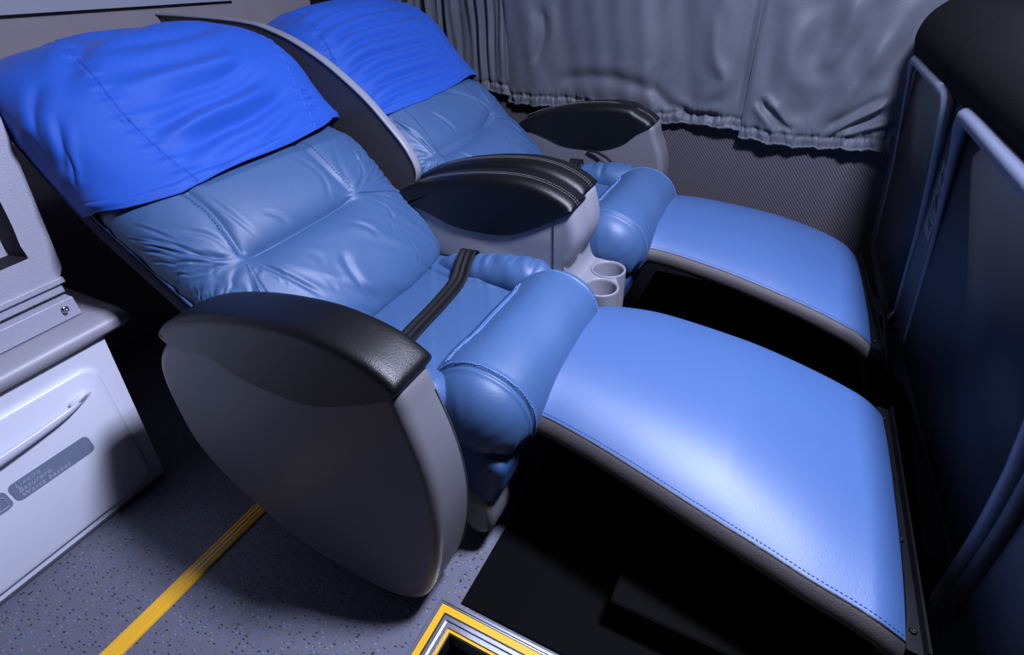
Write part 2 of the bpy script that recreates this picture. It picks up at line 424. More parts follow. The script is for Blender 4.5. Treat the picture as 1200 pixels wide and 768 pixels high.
# ------------------------------------------------------------------ curtains
def build_curtains():
    rs = np.random.RandomState(5)
    def curtain(name, label, x0, x1, hem, kind, yoff):
        t = thing(name, label, 'curtain', ((x0+x1)/2, YW-.03, hem(np.array((x0+x1)/2)).item()), 'window curtains')
        n, k = 190, 260
        u = np.linspace(0, 1, k)[None, :]; v = np.linspace(0, 1, n)[:, None]
        X = x0+(x1-x0)*u+0*v; hz = hem(X); Z = hz+(1.62-hz)*v
        h = Z-hz
        D = .006*noise1(X*15+3*h, 3, 3)+.0012*noise1(X*34-12*h, 6, 2)*(.4+.6*np.clip(h/.3, 0, 1))
        if kind == 'pleat':
            D = D*.3+(.008*np.sin(X*105+1.9*np.sin(X*31+1.5*h)+.5*np.sin(h*9))+.006*np.sin(X*61+2+h*2)+.004*np.sin(X*197+2+3*np.sin(X*17)))*np.clip(.25+h/.25, 0, 1)*np.clip((-.97-X)/.25, .18, 1)
            D = D+.006*noise1(X*9-11*h, 9, 2)
        if kind == 'mid':
            D = D+crease(X, Z, [(-.98, .95), (-.96, .85), (-1.0, .73)], .018, .010)+crease(X, Z, [(-.35, .95), (-.33, .8), (-.28, .72), (-.36, .64)], .02, -.007)
            D = D+crease(X, Z, [(-.42, .60), (-.52, .68), (-.50, .78)], .016, .006)+crease(X, Z, [(-.45, .66), (-.7, .71), (-.95, .68)], .02, .007)
            D = D+crease(X, Z, [(-.25, .61), (-.38, .60), (-.46, .64)], .012, .009)+.010*np.exp(-((X+.62)/.16)**2)*np.exp(-((Z-.80)/.12)**2)
            D = D+.010*np.exp(-((X+.31)/.05)**2)*np.exp(-((Z-.77)/.16)**2)-.012*np.exp(-((X+.23)/.02)**2)*(h > 0)
        if kind == 'right':
            D = D+crease(X, Z, [(-.17, .68), (-.10, .61), (-.06, .565)], .010, .010, ridge=.8)+crease(X, Z, [(-.13, .66), (-.07, .60), (-.03, .57)], .008, .007)
            D = D+crease(X, Z, [(.06, .57), (.12, .62), (.22, .70)], .010, -.012, ridge=.7)+crease(X, Z, [(.08, .56), (.16, .605), (.26, .64)], .010, -.010)
            D = D+crease(X, Z, [(.02, .60), (.10, .72), (.14, .9)], .028, -.014)+crease(X, Z, [(-.12, .66), (.0, .64), (.10, .72), (.12, .86)], .03, .006)
            D = D+crease(X, Z, [(-.06, .95), (-.08, .8), (-.02, .68)], .03, -.012)+.008*np.exp(-((X+.11)/.035)**2)
            D = D+crease(X, Z, [(.05, 1.0), (.03, .85), (.0, .74)], .03, -.012)+crease(X, Z, [(.2, 1.0), (.16, .85), (.12, .74)], .03, -.010)
        g = np.exp(-((h-.028)/.018)**2)                        # gathered elastic hem
        D = D+g*.0032*noise1(X*150, 11, 3)+np.exp(-(h/.05)**2)*.0028*noise1(X*85+25*h, 17, 3)
        D = D-.006*np.exp(-((h-.034)/.006)**2)
        e = np.minimum(u, 1-u)*(x1-x0)
        Y = YW-.027-yoff-D*1.15+.006*np.clip(1-e/.012, 0, 1)
        Z2 = Z+np.exp(-(h/.05)**2)*.0028*noise1(X*70, 23, 3)
        P = np.stack([X, Y, Z2], -1); P2 = P+np.array([0, .004, 0])
        cl = grid_obj('cloth', P, CURT, t)
        # hem roll
        C = P[0]+np.array([0, .002, 0]); rr = .0045+.0015*np.sin(np.arange(k)*1.3)
        MB().tube(C[::2], rr[::2], 8).build('hem', CURT, t, True)
        return t
    curtain('window_curtain', 'grey pleated curtain hanging behind the blue cover of the window seat', -1.985, -1.112, lambda x: .60+.03*np.sin(x*9)-.0*x, 'pleat', 0)
    curtain('window_curtain', 'middle grey curtain with its gathered hem above the armrest by the window', -1.125, -.200, lambda x: .567+.030*np.exp(-((x+1.0)/.25)**2)+.006*np.sin(x*14), 'mid', .004)
    curtain('window_curtain', 'grey curtain with a ruffled low hem beside the dark front panel', -.205, .52, lambda x: .536+.008*np.cos((x+.22)*14)+0*x, 'right', .009)

# ------------------------------------------------------------------ seat
def back_piece(name, seat, v0, v1, nv, a0, a1, na, m, parent, dispf=None, lift=0., side=0., lowfun=None):
    a = np.linspace(a0, a1, na)[None, :]; t = np.linspace(0, 1, nv)[:, None]
    lo = lowfun(a) if lowfun else v0
    V = lo+(v1-lo)*t+0*a; A = a+0*t
    P = back_surface(seat, V, A, lift, side)
    if dispf is not None:
        N = normals(P)
        if np.mean(N[..., 0]) < 0: N = -N
        P = P+N*dispf((A-math.pi/2)*.25, V)[..., None]
    return grid_obj(name, P, m, parent), P

def lmap(L): return [((a-1.571)*.25, v) for v, a in L]
def build_seat(seat, label, first):
    yc = seat['yc']; s1 = first
    t = thing('reclining_seat', label, 'seat', (-.75, yc, 0), 'reclining coach seats')
    rs = np.random.RandomState(4 if s1 else 9)
    # --- backrest leather
    creases = []   # (pts in (a-metric, v), width, depth, ridge, fade)
    if s1:
        creases += [(lmap([(.291, 1.0), (.288, 1.45), (.303, 1.86)]), .009, .011, -1, .12), (lmap([(.291, .95), (.288, 1.45), (.303, 1.92)]), .040, .007, 0, .2),
            (lmap([(.48, 1.07), (.399, 1.093), (.291, 1.019)]), .010, .009, -1, .1), (lmap([(.291, 1.019), (.207, .893), (.12, .85)]), .004, .0035, .4, .3),
            (lmap([(.50, 1.786), (.376, 1.797), (.303, 1.849)]), .010, .009, -1, .1), (lmap([(.303, 1.849), (.242, 2.5), (.1, 2.62), (.02, 2.6)]), .0035, .005, .5, .1),
            (lmap([(.207, 1.545), (.123, 1.503), (.038, 1.524)]), .005, .0075, .6, .3), (lmap([(.291, 1.03), (.219, 1.135), (.127, 1.261)]), .006, .006, .6, .3),
            (lmap([(.257, 1.618), (.207, 1.702), (.165, 1.713)]), .005, .004, .6, .4), (lmap([(.43, 2.3), (.349, 2.15), (.303, 1.849)]), .006, .006, .6, .3),
            (lmap([(.472, 1.65), (.376, 1.713), (.295, 1.629)]), .004, .003, .6, .4), (lmap([(.36, 1.37), (.33, 1.45), (.30, 1.47)]), .005, .003, .6, .4),
            (lmap([(.30, 1.02), (.33, .75), (.42, .5)]), .006, .005, .6, .4), (lmap([(.45, 1.15), (.36, 1.20), (.30, 1.25)]), .006, .003, .6, .4)]
        tl, tr = (.291, 1.0), (.303, 1.86)
    else:
        creases += [(lmap([(.284, .904), (.272, 1.4), (.30, 1.7), (.334, 1.965)]), .009, .010, -1, .12), (lmap([(.284, .85), (.275, 1.4), (.334, 2.0)]), .040, .007, 0, .2),
            (lmap([(.45, .75), (.353, .851), (.284, .904)]), .006, .007, .5, .1), (lmap([(.46, 1.55), (.40, 1.75), (.334, 1.93)]), .006, .008, .5, .2),
            (lmap([(.334, 1.965), (.27, 2.45), (.12, 2.6)]), .0035, .004, .5, .1), (lmap([(.284, 1.2), (.2, 1.3), (.12, 1.42)]), .006, .006, .6, .3),
            (lmap([(.42, 1.3), (.35, 1.4), (.30, 1.42)]), .005, .005, .6, .3), (lmap([(.45, 2.2), (.40, 2.05), (.334, 1.965)]), .005, .006, .6, .3)]
        tl, tr = (.284, .904), (.334, 1.965)
    for (v, a), sgn in ((tl, -1), (tr, 1)):
        cx, cy = (a-1.571)*.25, v
        for ang in np.linspace(-70, 70, 5):
            th = math.radians(ang+rs.uniform(-6, 6)); r0, r1 = rs.uniform(.012, .03), rs.uniform(.09, .17)
            p = [(cx+sgn*math.cos(th)*r0, cy+math.sin(th)*r0), (cx+sgn*math.cos(th+.15)*(r0+r1)/2, cy+math.sin(th+.15)*(r0+r1)/2), (cx+sgn*math.cos(th+.3*rs.uniform(-1, 1))*r1, cy+math.sin(th)*r1)]
            creases.append((p, rs.uniform(.005, .009), rs.uniform(.002, .004), .7, .4))
    creases = [(c[0], c[1]*.8, c[2]*.75, c[3]*.55, c[4]) if c[1] < .0095 and c[3] > 0 else c for c in creases]
    for sg in (-1, 1):          # fine pulled wrinkles running from the tuft ends and seams out to the sides
        tcx, tcy = ((tl[1] if sg < 0 else tr[1])-1.571)*.25, (tl[0] if sg < 0 else tr[0])
        for q in range(44):
            v0 = rs.uniform(.08, .50); a_ = rs.uniform(.30, .385)
            f = rs.uniform(.25, .7); ex, ey = tcx+(sg*a_-tcx)*f, tcy+(v0-tcy)*f*.85
            creases.append(([(sg*a_, v0+rs.uniform(-.02, .0)), ((sg*a_+ex)/2, (v0+ey)/2+rs.uniform(-.006, .010)), (ex, ey)], rs.uniform(.0022, .0045), rs.uniform(.0010, .0026), .6, .4))
    for q in range(16):
        v0 = rs.uniform(.03, .26); a0_ = rs.uniform(-.2, .2); l_ = rs.uniform(.03, .08)
        creases.append(([(a0_, v0+l_), (a0_+.005, v0+l_*.5), (a0_-rs.uniform(-.01, .03), v0)], rs.uniform(.003, .005), rs.uniform(.0006, .0014), .6, .45))
    def disp(A, B):
        D = np.zeros(A.shape)
        for c in creases: D = D+crease(A, B, *c)
        # panels between seams swell, broad rolls above and below the tuft line
        hump = lambda q: 1-np.abs(2*np.clip(q, 0, 1)-1)**2.6
        D = D+(.017*hump((B-.01)/.28)+.016*hump((B-.295)/.25))*np.clip(1.25-np.abs(A)/.34, .25, 1)-.024*np.clip((B-.455-(.055 if s1 else 0)*np.clip((-A-.08)/.12, 0, 1)-(.02 if s1 else 0)*np.clip((A-.12)/.12, 0, 1))/.06, 0, 1)
        # gathered puckers along both long edges
        for sg in (-1, 1):
            e = np.clip((sg*A-.20)/.16, 0, 1)
            D = D+e*(1-.3*e)*.0020*noise1(B*95+sg*A*25+2.2*np.sin(B*23), 31+sg, 2)*np.clip(1-np.abs(B-.30)/.5, .25, 1)
        D = D+.0016*noise1(A*60+B*35, 77, 3)*np.exp(-((B-.1)/.12)**2)
        return D
    br, P = back_piece('backrest', seat, 0, .66, 330, 0, math.pi, 230, LEATHER, t, disp)
    # seam stitches that follow the moved leather
    def on_back(pts, lift=.002):
        C = cr(pts, 80); q = np.stack([np.clip((C[:, 0]/.25+1.571)/math.pi, 0, 1)*229, np.clip(C[:, 1]/.66, 0, 1)*329], 1)
        i = np.round(q[:, 1]).astype(int); j = np.round(q[:, 0]).astype(int); N = normals(P)
        if np.mean(N[..., 0]) < 0: N = -N
        return P[i, j]+N[i, j]*lift, N[i, j]
    mb = MB()
    for L in ([(.303, 1.90), (.242, 2.54), (.1, 2.66), (.02, 2.64)], [(.50, 1.83), (.376, 1.84), (.31, 1.88)], [(.47, 1.03), (.399, 1.05), (.30, .98)], [(.28, .98), (.207, .86), (.12, .82)]):
        C, Nn = on_back(lmap(L)); mb.dashes(cr(C, 120), np.repeat(Nn[len(Nn)//2][None], 120, 0), .005, .0035, .0006)
    mb.build('stitching', THREADN, br)
    # headrest roll under the cover
    def disp2(A, B): return .004*noise1(B*40+A*20, 5, 2)
    back_piece('headrest', seat, .60, BACKLEN, 90, .12, math.pi-.12, 90, LEATHER, t, disp2, -.022)
    # --- dark shell behind the leather
    v = np.linspace(.0, BACKLEN-.12, 60)
    rings = []
    for vv in v:
        ctr = back_surface(seat, vv+0*np.zeros(1), np.array([0.]), 0, 0)[0]; far = back_surface(seat, vv+np.zeros(1), np.array([math.pi]), 0, 0)[0]
        e = .02; C = cr(BACK, 240); Lc = arclen(C); T = np.gradient(C, axis=0); T /= np.linalg.norm(T, axis=1)[:, None]
        nx = np.interp(vv, Lc, T[:, 1]); nz = np.interp(vv, Lc, -T[:, 0]); l = math.hypot(nx, nz); nn = np.array([nx/l, 0, nz/l])
        th = .085
        y0 = np.array([0, .006, 0])
        rings.append([ctr+nn*.004+y0, ctr-nn*.01-y0, ctr-nn*(th-.03)-y0*.5, ctr-nn*th+y0*4, far-nn*th-y0*4, far-nn*(th-.03)+y0*.5, far-nn*.01+y0, far+nn*.004-y0])
    grid_obj('back_shell', np.array(rings), NAVY, t, wrap=True, caps=True)
    # piping along near lower edge of the leather
    C = back_surface(seat, np.linspace(.05, .62, 60), np.zeros(60), .001, 0)+np.array([0, -.003, 0])
    MB().tube(C, .0035, 8).build('piping', SKIRTM, br, True)
    # --- seat cushion pan
    n, k = 150, 170
    u = np.linspace(-1, 1, k)[None, :]; x = np.linspace(-.90, -.50, n)[:, None]
    Yl = u*.285+0*x; X = x+0*u
    Z = .412+.004*np.cos(Yl*4)-.02*np.clip((X+.55)/.05, 0, 1)-.10*np.clip(np.abs(u)-.93, 0, 1)*8*.07
    D = crease(Yl, X, [(.20, -.86), (.17, -.74), (.19, -.62), (.17, -.55)], .006, .007, .5, .1)+crease(Yl, X, [(-.20, -.86), (-.17, -.74), (-.19, -.62), (-.17, -.55)], .006, .007, .5, .1)
    D = D+.0015*noise1(X*60+Yl*40, 8, 3)*np.clip(np.abs(Yl)*5, 0, 1)
    top = np.stack([X, yc+Yl, Z+D], -1)
    bot = top.copy(); bot[..., 2] = .30
    P = np.concatenate([top, bot[::-1]], 0)
    Fc = gridfaces(2*n, k)
    Fc += [((i*k), (i+1)*k, (2*n-2-i)*k, (2*n-1-i)*k) for i in range(n-1)]+[((i*k+k-1), (2*n-1-i)*k+k-1, (2*n-2-i)*k+k-1, (i+1)*k+k-1) for i in range(n-1)]
    Fc += [tuple((j, j+1, (2*n-1)*k+j+1, (2*n-1)*k+j)) for j in range(k-1)]
    link('seat_cushion', P.reshape(-1, 3), Fc, LEATHER, t)
    # --- side rolls with gathered leather
    for sg in (-1, 1):
        nn_, kk = 150, 72
        s = np.linspace(0, 1, nn_)[:, None]; a = np.linspace(0, 2*math.pi, kk, endpoint=False)[None, :]
        xx = -.835+.35*s; rad = .062*(1-np.abs(2*s-1)**4)**.5*(.60+.50*s)+.0006
        W = .0012*noise1(s*15+np.cos(a)*2.5, 13+sg, 2)
        aw = np.where(a > math.pi*1.5, a-2*math.pi, a)*.056; sm = s*.35
        for q in range(11):
            c0 = .06+.024*q+rs.uniform(-.008, .008); sl = rs.uniform(-.02, .03); am = rs.uniform(.03, .12)
            W = W+1.5*crease(sm+0*aw, aw+0*sm, [(c0, am-.07), (c0+sl*.5+.004, am), (c0+sl, am+.07)], rs.uniform(.004, .010), rs.uniform(.0008, .0034), .4, .4)
        R = rad+W*(rad > .02)
        Py = yc+sg*.243+np.cos(a)*R*1.0; Pz = .400+.024*s+np.sin(a)*R*.95
        Pp = np.stack([xx+0*a, Py, Pz], -1)
        grid_obj('side_bolster', Pp, LEATHER, t, wrap=True, caps=True)
    # --- front bolster: a fat roll with end caps
    prof = [(-.575, .405), (-.555, .435), (-.515, .470), (-.465, .492), (-.41, .486), (-.362, .458), (-.334, .41), (-.330, .35), (-.36, .30), (-.40, .278), (-.46, .28), (-.54, .30), (-.575, .34)]
    k = 150; C = cr(prof, k, True); cen = np.array([-.45, .375]); n = 200
    tt = np.linspace(-1, 1, n)
    tt = np.sign(tt)*(1-(1-np.abs(tt))**1.6)
    sc = (1-np.abs(tt)**7)**(1/1.9)
    sc = np.maximum(sc, .02)
    hw = .272
    T_, Q = np.meshgrid(tt, np.arange(k)/k, indexing='ij')
    P = np.zeros((n, k, 3))
    P[..., 0] = cen[0]+(C[None, :, 0]-cen[0])*sc[:, None]; P[..., 2] = cen[1]+(C[None, :, 1]-cen[1])*sc[:, None]
    # the roll thickens slightly towards the aisle end
    P[..., 1] = yc+.0+T_*hw
    N = normals(P); cc = P-np.array([cen[0], yc, cen[1]])
    if np.mean(N[..., 0]*cc[..., 0]+N[..., 2]*cc[..., 2]) < 0: N = -N
    Lq = arclen(np.vstack([C, C[:1]]))[-1]
    Am = T_*hw; Bm = Q*Lq
    i_top = lambda x, z: np.argmin((C[:, 0]-x)**2+(C[:, 1]-z)**2)/k*Lq
    b_back, b_top, b_front, b_low = i_top(-.545, .447), i_top(-.50, .478), i_top(-.342, .40), i_top(-.36, .30)
    ys = .195
    seams = [([(-ys, b_back-.01), (-ys-.004, b_top+.03), (-ys, (b_top+b_front)/2), (-ys+.006, b_front), (-ys+.01, b_low)], .0035, .005, .5, .05),
             ([(ys, b_back-.01), (ys+.004, b_top+.03), (ys, (b_top+b_front)/2), (ys-.006, b_front), (ys-.01, b_low)], .0035, .005, .5, .05),
             ([(-ys+.02, b_back+.012), (-.10, b_back+.026), (0, b_back+.030), (.10, b_back+.028), (ys-.05, b_back+.018)], .0025, .0018, .2, .12)]
    D = 0
    for c in seams: D = D+crease(Am, Bm, *c)
    # puckers on the end caps and along the under seam
    endm = np.clip((np.abs(Am)-.20)/.06, 0, 1); lowm = np.exp(-((Bm-b_low+.015)/.035)**2)
    D = D+endm*lowm*.004*noise1(Am*200, 21, 2)+lowm*.0030*noise1(Am*95, 22, 3)*(.4+.6*np.clip(np.abs(Am)/.15, 0, 1))+endm*.0005*noise1(Bm*60+Am*60, 25, 2)
    D = D-.006*np.exp(-((Bm-b_low-.012)/.006)**2)
    D = D+.0016*noise1(Am*18+Bm*14, 26, 2)
    P = P+N*D[..., None]*np.clip(sc, .3, 1)[:, None, None]
    bo = grid_obj('front_bolster', P, LEATHER, t, wrap=True, caps=True)
    mb = MB(); Nn = N
    def on_roll(pts, lift=.0012):
        c = cr(pts, 90); i = np.abs(tt[None, :]*hw-c[:, :1]).argmin(1); j = np.round(c[:, 1]/Lq*k).astype(int) % k
        return P[i, j]+Nn[i, j]*lift, Nn[i, j]
    for pts, dd in ((seams[0][0], .007), (seams[1][0], -.007)):
        Cc, nn = on_roll([(a+dd, b) for a, b in pts]); mb.dashes(cr(Cc, 140), np.repeat(nn[35][None], 140, 0), .0045, .003, .0006)
    for off in (-.004, .006, .010):
        Cc, nn = on_roll([(a, b+off) for a, b in seams[2][0]], .0016); mb.dashes(cr(Cc, 140), np.repeat(nn[35][None], 140, 0), .0045, .002, .00065)
    mb.build('stitching', THREADB, bo)
    # --- skirt below the bolster
    sk = [(-.375, .30), (-.372, .25), (-.385, .20), (-.415, .15), (-.46, .115), (-.52, .11), (-.56, .14), (-.57, .22), (-.56, .30), (-.46, .32)]
    slab('front_skirt', sk, yc-.262, yc+.262, .02, SKIRTM, t, 80)
    # --- frame below the cushion
    MB().box((-.86, yc-.24, .05), (-.60, yc+.24, .30), .01).build('seat_frame', BLACKM, t)
    MB().box((-.84, yc-.20, 0), (-.62, yc-.16, .06)).build('mounting_rail', BLACKM, t); MB().box((-.84, yc+.16, 0), (-.62, yc+.20, .06)).build('mounting_rail', BLACKM, t)
    if s1:
        slab('frame_end_cap', [(-.405, .175), (-.398, .13), (-.405, .085), (-.425, .062), (-.455, .06), (-.475, .09), (-.478, .15), (-.46, .19), (-.43, .195)], yc-.272, yc-.17, .02, GREYP, t, 60)
    return t

PAD = [(-1.05, .53), (-.96, .592), (-.86, .630), (-.74, .656), (-.63, .667), (-.56, .663), (-.51, .65), (-.468, .630), (-.450, .612), (-.462, .597),
       (-.50, .575), (-.57, .535), (-.645, .507), (-.73, .502), (-.81, .507), (-.89, .533), (-.96, .545), (-1.03, .51)]
def pad_stitches(name, y, parent, mat_=None, dz=0.0, dx=0., yspan=(.008,)):
    top = [(x, z) for x, z in PAD[1:9]]
    C = cr(top, 150); mb = MB()
    for dy in yspan:
        P = np.stack([C[:, 0]+dx, np.full(150, y+dy), C[:, 1]+dz], 1)
        Tn = np.gradient(C, axis=0); Tn /= np.linalg.norm(Tn, axis=1)[:, None]
        Nn = np.stack([-Tn[:, 1], 0*Tn[:, 0], Tn[:, 0]], 1)
        mb.dashes(P, Nn, .0042, .0028, .0007)
    return mb.build(name, mat_ or THREADG, parent)

def pad_mesh(name, outline, y0, y1, m, parent, r=.035, fz=None, p=3.4):
    """armrest pad: closed outline, puffy superelliptic section across y, groove beside the seam"""
    C = cr(outline, 170, True); n = 61
    a = np.linspace(math.pi, 0, n); cx, sx = superell(a, p)
    yy = (y0+y1)/2+cx*(y1-y0)/2
    T = np.roll(C, -1, 0)-np.roll(C, 1, 0); T /= np.linalg.norm(T, axis=1)[:, None]
    area2 = np.sum(C[:, 0]*np.roll(C[:, 1], -1)-np.roll(C[:, 0], -1)*C[:, 1])
    Nr = np.stack([T[:, 1], -T[:, 0]], 1)*(1 if area2 > 0 else -1)
    P = np.zeros((n, len(C), 3)); up = np.clip(Nr[:, 1]*.6+.5, .15, 1)
    for i in range(n):
        ins = r*(1-sx[i])*up
        q = C-Nr*ins[:, None]
        P[i, :, 0] = q[:, 0]; P[i, :, 1] = yy[i]+(fz(q[:, 1]) if fz is not None else 0)*(1 if cx[i] < 0 else .0); P[i, :, 2] = q[:, 1]
    return grid_obj(name, P, m, parent, wrap=True, caps=True)

def build_armrests(s1, s2):
    # outer armrest of the aisle seat
    body = [(-1.069, .485), (-1.099, .419), (-1.098, .324), (-1.078, .235), (-1.015, .155), (-.925, .095), (-.835, .045), (-.736, .020), (-.638, .013), (-.554, .017), (-.484, .045), (-.447, .089), (-.412, .20), (-.396, .31), (-.396, .40), (-.408, .48), (-.432, .56), (-.452, .605),
            (-.51, .61), (-.60, .60), (-.75, .60), (-.90, .575), (-1.0, .54)]
    ar = slab('armrest', body, lambda x, z: .402+.04*np.clip(z/.6, 0, 1), .532, .022, GREYP, s1, 160)
    tag(ar, 'moulded grey armrest side panel')
    C = cr(body[9:17], 80); mb = MB().tube(np.stack([C[:, 0]+.0005, np.full(80, .518), C[:, 1]], 1), .0012, 6)
    mb.build('parting_line', mat('dark_parting_line', (60, 60, 66), .7), ar)
    near = [(x+.002*0, z+(.006 if i < 9 else .0)) for i, (x, z) in enumerate(PAD)]
    near = [(x + (.012 if x > -.52 else 0), z) for x, z in near]
    near[-2] = (-.965, .522); near[-1] = (-1.010, .523); near[0] = (-1.030, .553)
    p = pad_mesh('armrest_pad', near, .434, .536, BLACKL, s1, .032, None, 5.)
    tag(p, 'padded black leather armrest top')
    pad_stitches('stitching', .470, p, THREADG, .0012, .002, (0., .008))
    # armrest by the window
    bodyf = [(-1.02, .50), (-1.03, .3), (-.95, .12), (-.75, .03), (-.60, .02), (-.50, .07), (-.445, .2), (-.420, .35), (-.420, .44), (-.433, .50), (-.458, .555), (-.478, .595), (-.56, .60), (-.75, .60), (-.92, .56)]
    a2 = slab('armrest', bodyf, 1.936, 2.045, .02, GREYP, s2, 150)
    f = [(x-.022 if x > -.55 else x, z-.012) for x, z in PAD]
    p2 = pad_mesh('armrest_pad', f, 1.93, 2.05, BLACKL, s2, .035)
    tag(p2, 'padded black leather armrest top')
    pad_stitches('stitching', 1.967, p2, THREADG, -.012, -.02, (0., .008))
    MB().tube([(-.70, 1.925, .492), (-.66, 1.918, .49), (-.62, 1.912, .476), (-.60, 1.91, .462)], .005, 8).build('hinge_bracket', BLACKM, s2)

def build_console():
    t = thing('centre_console', 'grey centre console with a twin black armrest and two cup holders between the seats', 'armrest console', (-.75, 1.245, 0))
    # body: lofted side profile, front face with two lobes
    prof = [(-1.02, .10), (-1.02, .30), (-1.0, .50), (-.93, .57), (-.80, .60), (-.65, .61), (-.52, .625), (-.462, .617), (-.446, .585), (-.436, .54), (-.438, .505), (-.452, .465), (-.470, .435), (-.475, .41), (-.470, .385), (-.468, .20), (-.468, .06), (-.60, .03), (-.90, .03)]
    C = cr(prof, 200, True); n = 70; tt = np.linspace(-1, 1, n); y0, y1 = 1.150, 1.342
    T = np.roll(C, -1, 0)-np.roll(C, 1, 0); T /= np.linalg.norm(T, axis=1)[:, None]
    ar = np.sum(C[:, 0]*np.roll(C[:, 1], -1)-np.roll(C[:, 0], -1)*C[:, 1]); Nr = np.stack([T[:, 1], -T[:, 0]], 1)*(1 if ar > 0 else -1)
    P = []
    for s in tt:
        edge = .030*(1-(1-abs(s)**6)**.5); groove = .014*math.exp(-((s-.02)/.13)**2)
        fr = np.clip((C[:, 1]-.40)/.08, 0, 1)*np.clip((C[:, 0]+.60)/.12, 0, 1)
        ins = edge*(.25+.75*fr)+groove*fr*.8
        q = C-Nr*ins[:, None]
        P.append(np.stack([q[:, 0], np.full(len(q), (y0+y1)/2+s*(y1-y0)/2), q[:, 1]], 1))
    b = grid_obj('console_body', np.array(P), CONSP, t, wrap=True, caps=True)
    MB().box((-.5005, 1.1478, .36), (-.4995, 1.151, .60)).build('parting_line', mat('dark_parting_line', (60, 60, 66), .7), b)
    # platform with cup holders
    cups = [(-.394, 1.288), (-.381, 1.190)]; R = .044; zt = .385
    out = [(-.52, 1.155), (-.52, 1.34), (-.44, 1.342), (-.40, 1.337)]
    for cx_, cy_, A0, A1 in ((-.394, 1.288, 78, -45), (-.381, 1.190, 40, -85)):
        for i in range(13):
            a = math.radians(A0+(A1-A0)*i/12); out.append((cx_+(R+.004)*math.cos(a), cy_+(R+.004)*math.sin(a)))
    out.append((-.44, 1.147))
    import bmesh
    bm = bmesh.new(); ov = [bm.verts.new((x, y, zt)) for x, y in out]; edges = [bm.edges.new((ov[i], ov[(i+1) % len(ov)])) for i in range(len(ov))]
    for cx_, cy_ in cups:
        cv = [bm.verts.new((cx_+R*math.cos(2*math.pi*i/40), cy_+R*math.sin(2*math.pi*i/40), zt)) for i in range(40)]
        edges += [bm.edges.new((cv[i], cv[(i+1) % 40])) for i in range(40)]
    bmesh.ops.triangle_fill(bm, use_beauty=True, use_dissolve=False, edges=edges)
    bm.verts.index_update(); V = [tuple(v.co) for v in bm.verts]; F = [tuple(v.index for v in f.verts) for f in bm.faces]; bm.free()
    no = len(out); V += [(x, y, .10) for x, y in out]; base = len(V)-no
    F += [(i, (i+1) % no, base+(i+1) % no, base+i) for i in range(no)]
    link('cup_platform', V, F, CONSP, t, False)
    for cx_, cy_ in cups:
        pr = [(R+.0035, zt+.0005), (R+.0035, zt+.003), (R+.001, zt+.0045), (R-.002, zt+.003), (R-.003, zt-.004), (R-.006, .315), (R-.010, .300), (R-.016, .297), (.001, .297)]
        P = np.array([[(cx_+r*math.cos(2*math.pi*i/48), cy_+r*math.sin(2*math.pi*i/48), z) for i in range(48)] for r, z in pr])
        grid_obj('cup_holder', P, CONSP, t, wrap=True)
    # fillet sweeping from body to platform
    P = []
    for s in np.linspace(0, 1, 14):
        a = s*math.pi/2; xx = -.472+.026*(1-math.cos(a)); zz = .385+.06*(1-math.sin(a))
        P.append([(xx, y, zz+.0008) for y in np.linspace(1.152, 1.34, 12)])
    grid_obj('console_fillet', np.array(P), CONSP, t)
    # two pads side by side
    for (ya, yb, dz, dx, ys) in ((1.145, 1.246, -.003, .002, 1.181), (1.236, 1.346, .004, -.004, 1.287)):
        o = [(x+dx, z+dz) for x, z in PAD]
        p = pad_mesh('armrest_pad', o, ya, yb, BLACKL, t, .034)
        pad_stitches('stitching', ys, p, THREADG, dz+.0005, dx+.0006, (-.004, .006))
    # black recliner bracket against the near side
    mb = MB().box((-.90, 1.128, .385), (-.80, 1.146, .40), .002).box((-.905, 1.135, .39), (-.865, 1.149, .425), .003)
    mb.tube([(-.86, 1.14, .41), (-.80, 1.14, .412), (-.72, 1.14, .415), (-.69, 1.135, .42), (-.66, 1.13, .41)], .004, 8)
    rb = mb.build('recliner_bracket', BLACKM, t)
    MB().tube([(-.885, 1.134, .408), (-.885, 1.131, .408)], .004, 12).build('screw', CHROME, rb)
    # divider shell between the two headrests
    d = thing('privacy_divider', 'charcoal curved privacy divider with pale rim between the two headrests', 'divider', (-1.3, 1.215, .55))
    out = [(-1.857, .996), (-1.685, .992), (-1.541, .986), (-1.441, .977), (-1.38, .963), (-1.307, .939), (-1.226, .9), (-1.162, .86), (-1.087, .803), (-1.027, .743), (-.979, .689), (-.952, .64), (-.949, .608), (-.966, .578), (-1.01, .55), (-1.09, .53), (-1.2, .54), (-1.5, .62), (-1.74, .72), (-1.80, .84), (-1.838, .95)]
    # straight cut rear corner kept crisp by doubling
    out = [(-1.85, .9965), (-1.857, .993)]+out[1:] if False else [(-1.858, .990), (-1.853, .9965)]+out[1:]
    slab('shell', out, 1.205, 1.228, .006, SHELL, d, 170)
    C = cr(out[1:16], 160); P = []
    for i, a in enumerate(np.linspace(0, 2*math.pi, 12, endpoint=False)):
        P.append(np.stack([C[:, 0]+.004*math.cos(a)*.9, 1.2165+.0135*math.copysign(abs(math.cos(a+math.pi/2))**.6, math.cos(a+math.pi/2))+0*C[:, 0], C[:, 1]+.004*math.cos(a)], 1))
    grid_obj('rim', np.array(P).transpose(1, 0, 2), RIM, d, wrap=True, caps=True)
    MB().box((-1.25, 1.20, .10), (-1.02, 1.232, .56), .004).build('bracket', BLACKM, d)

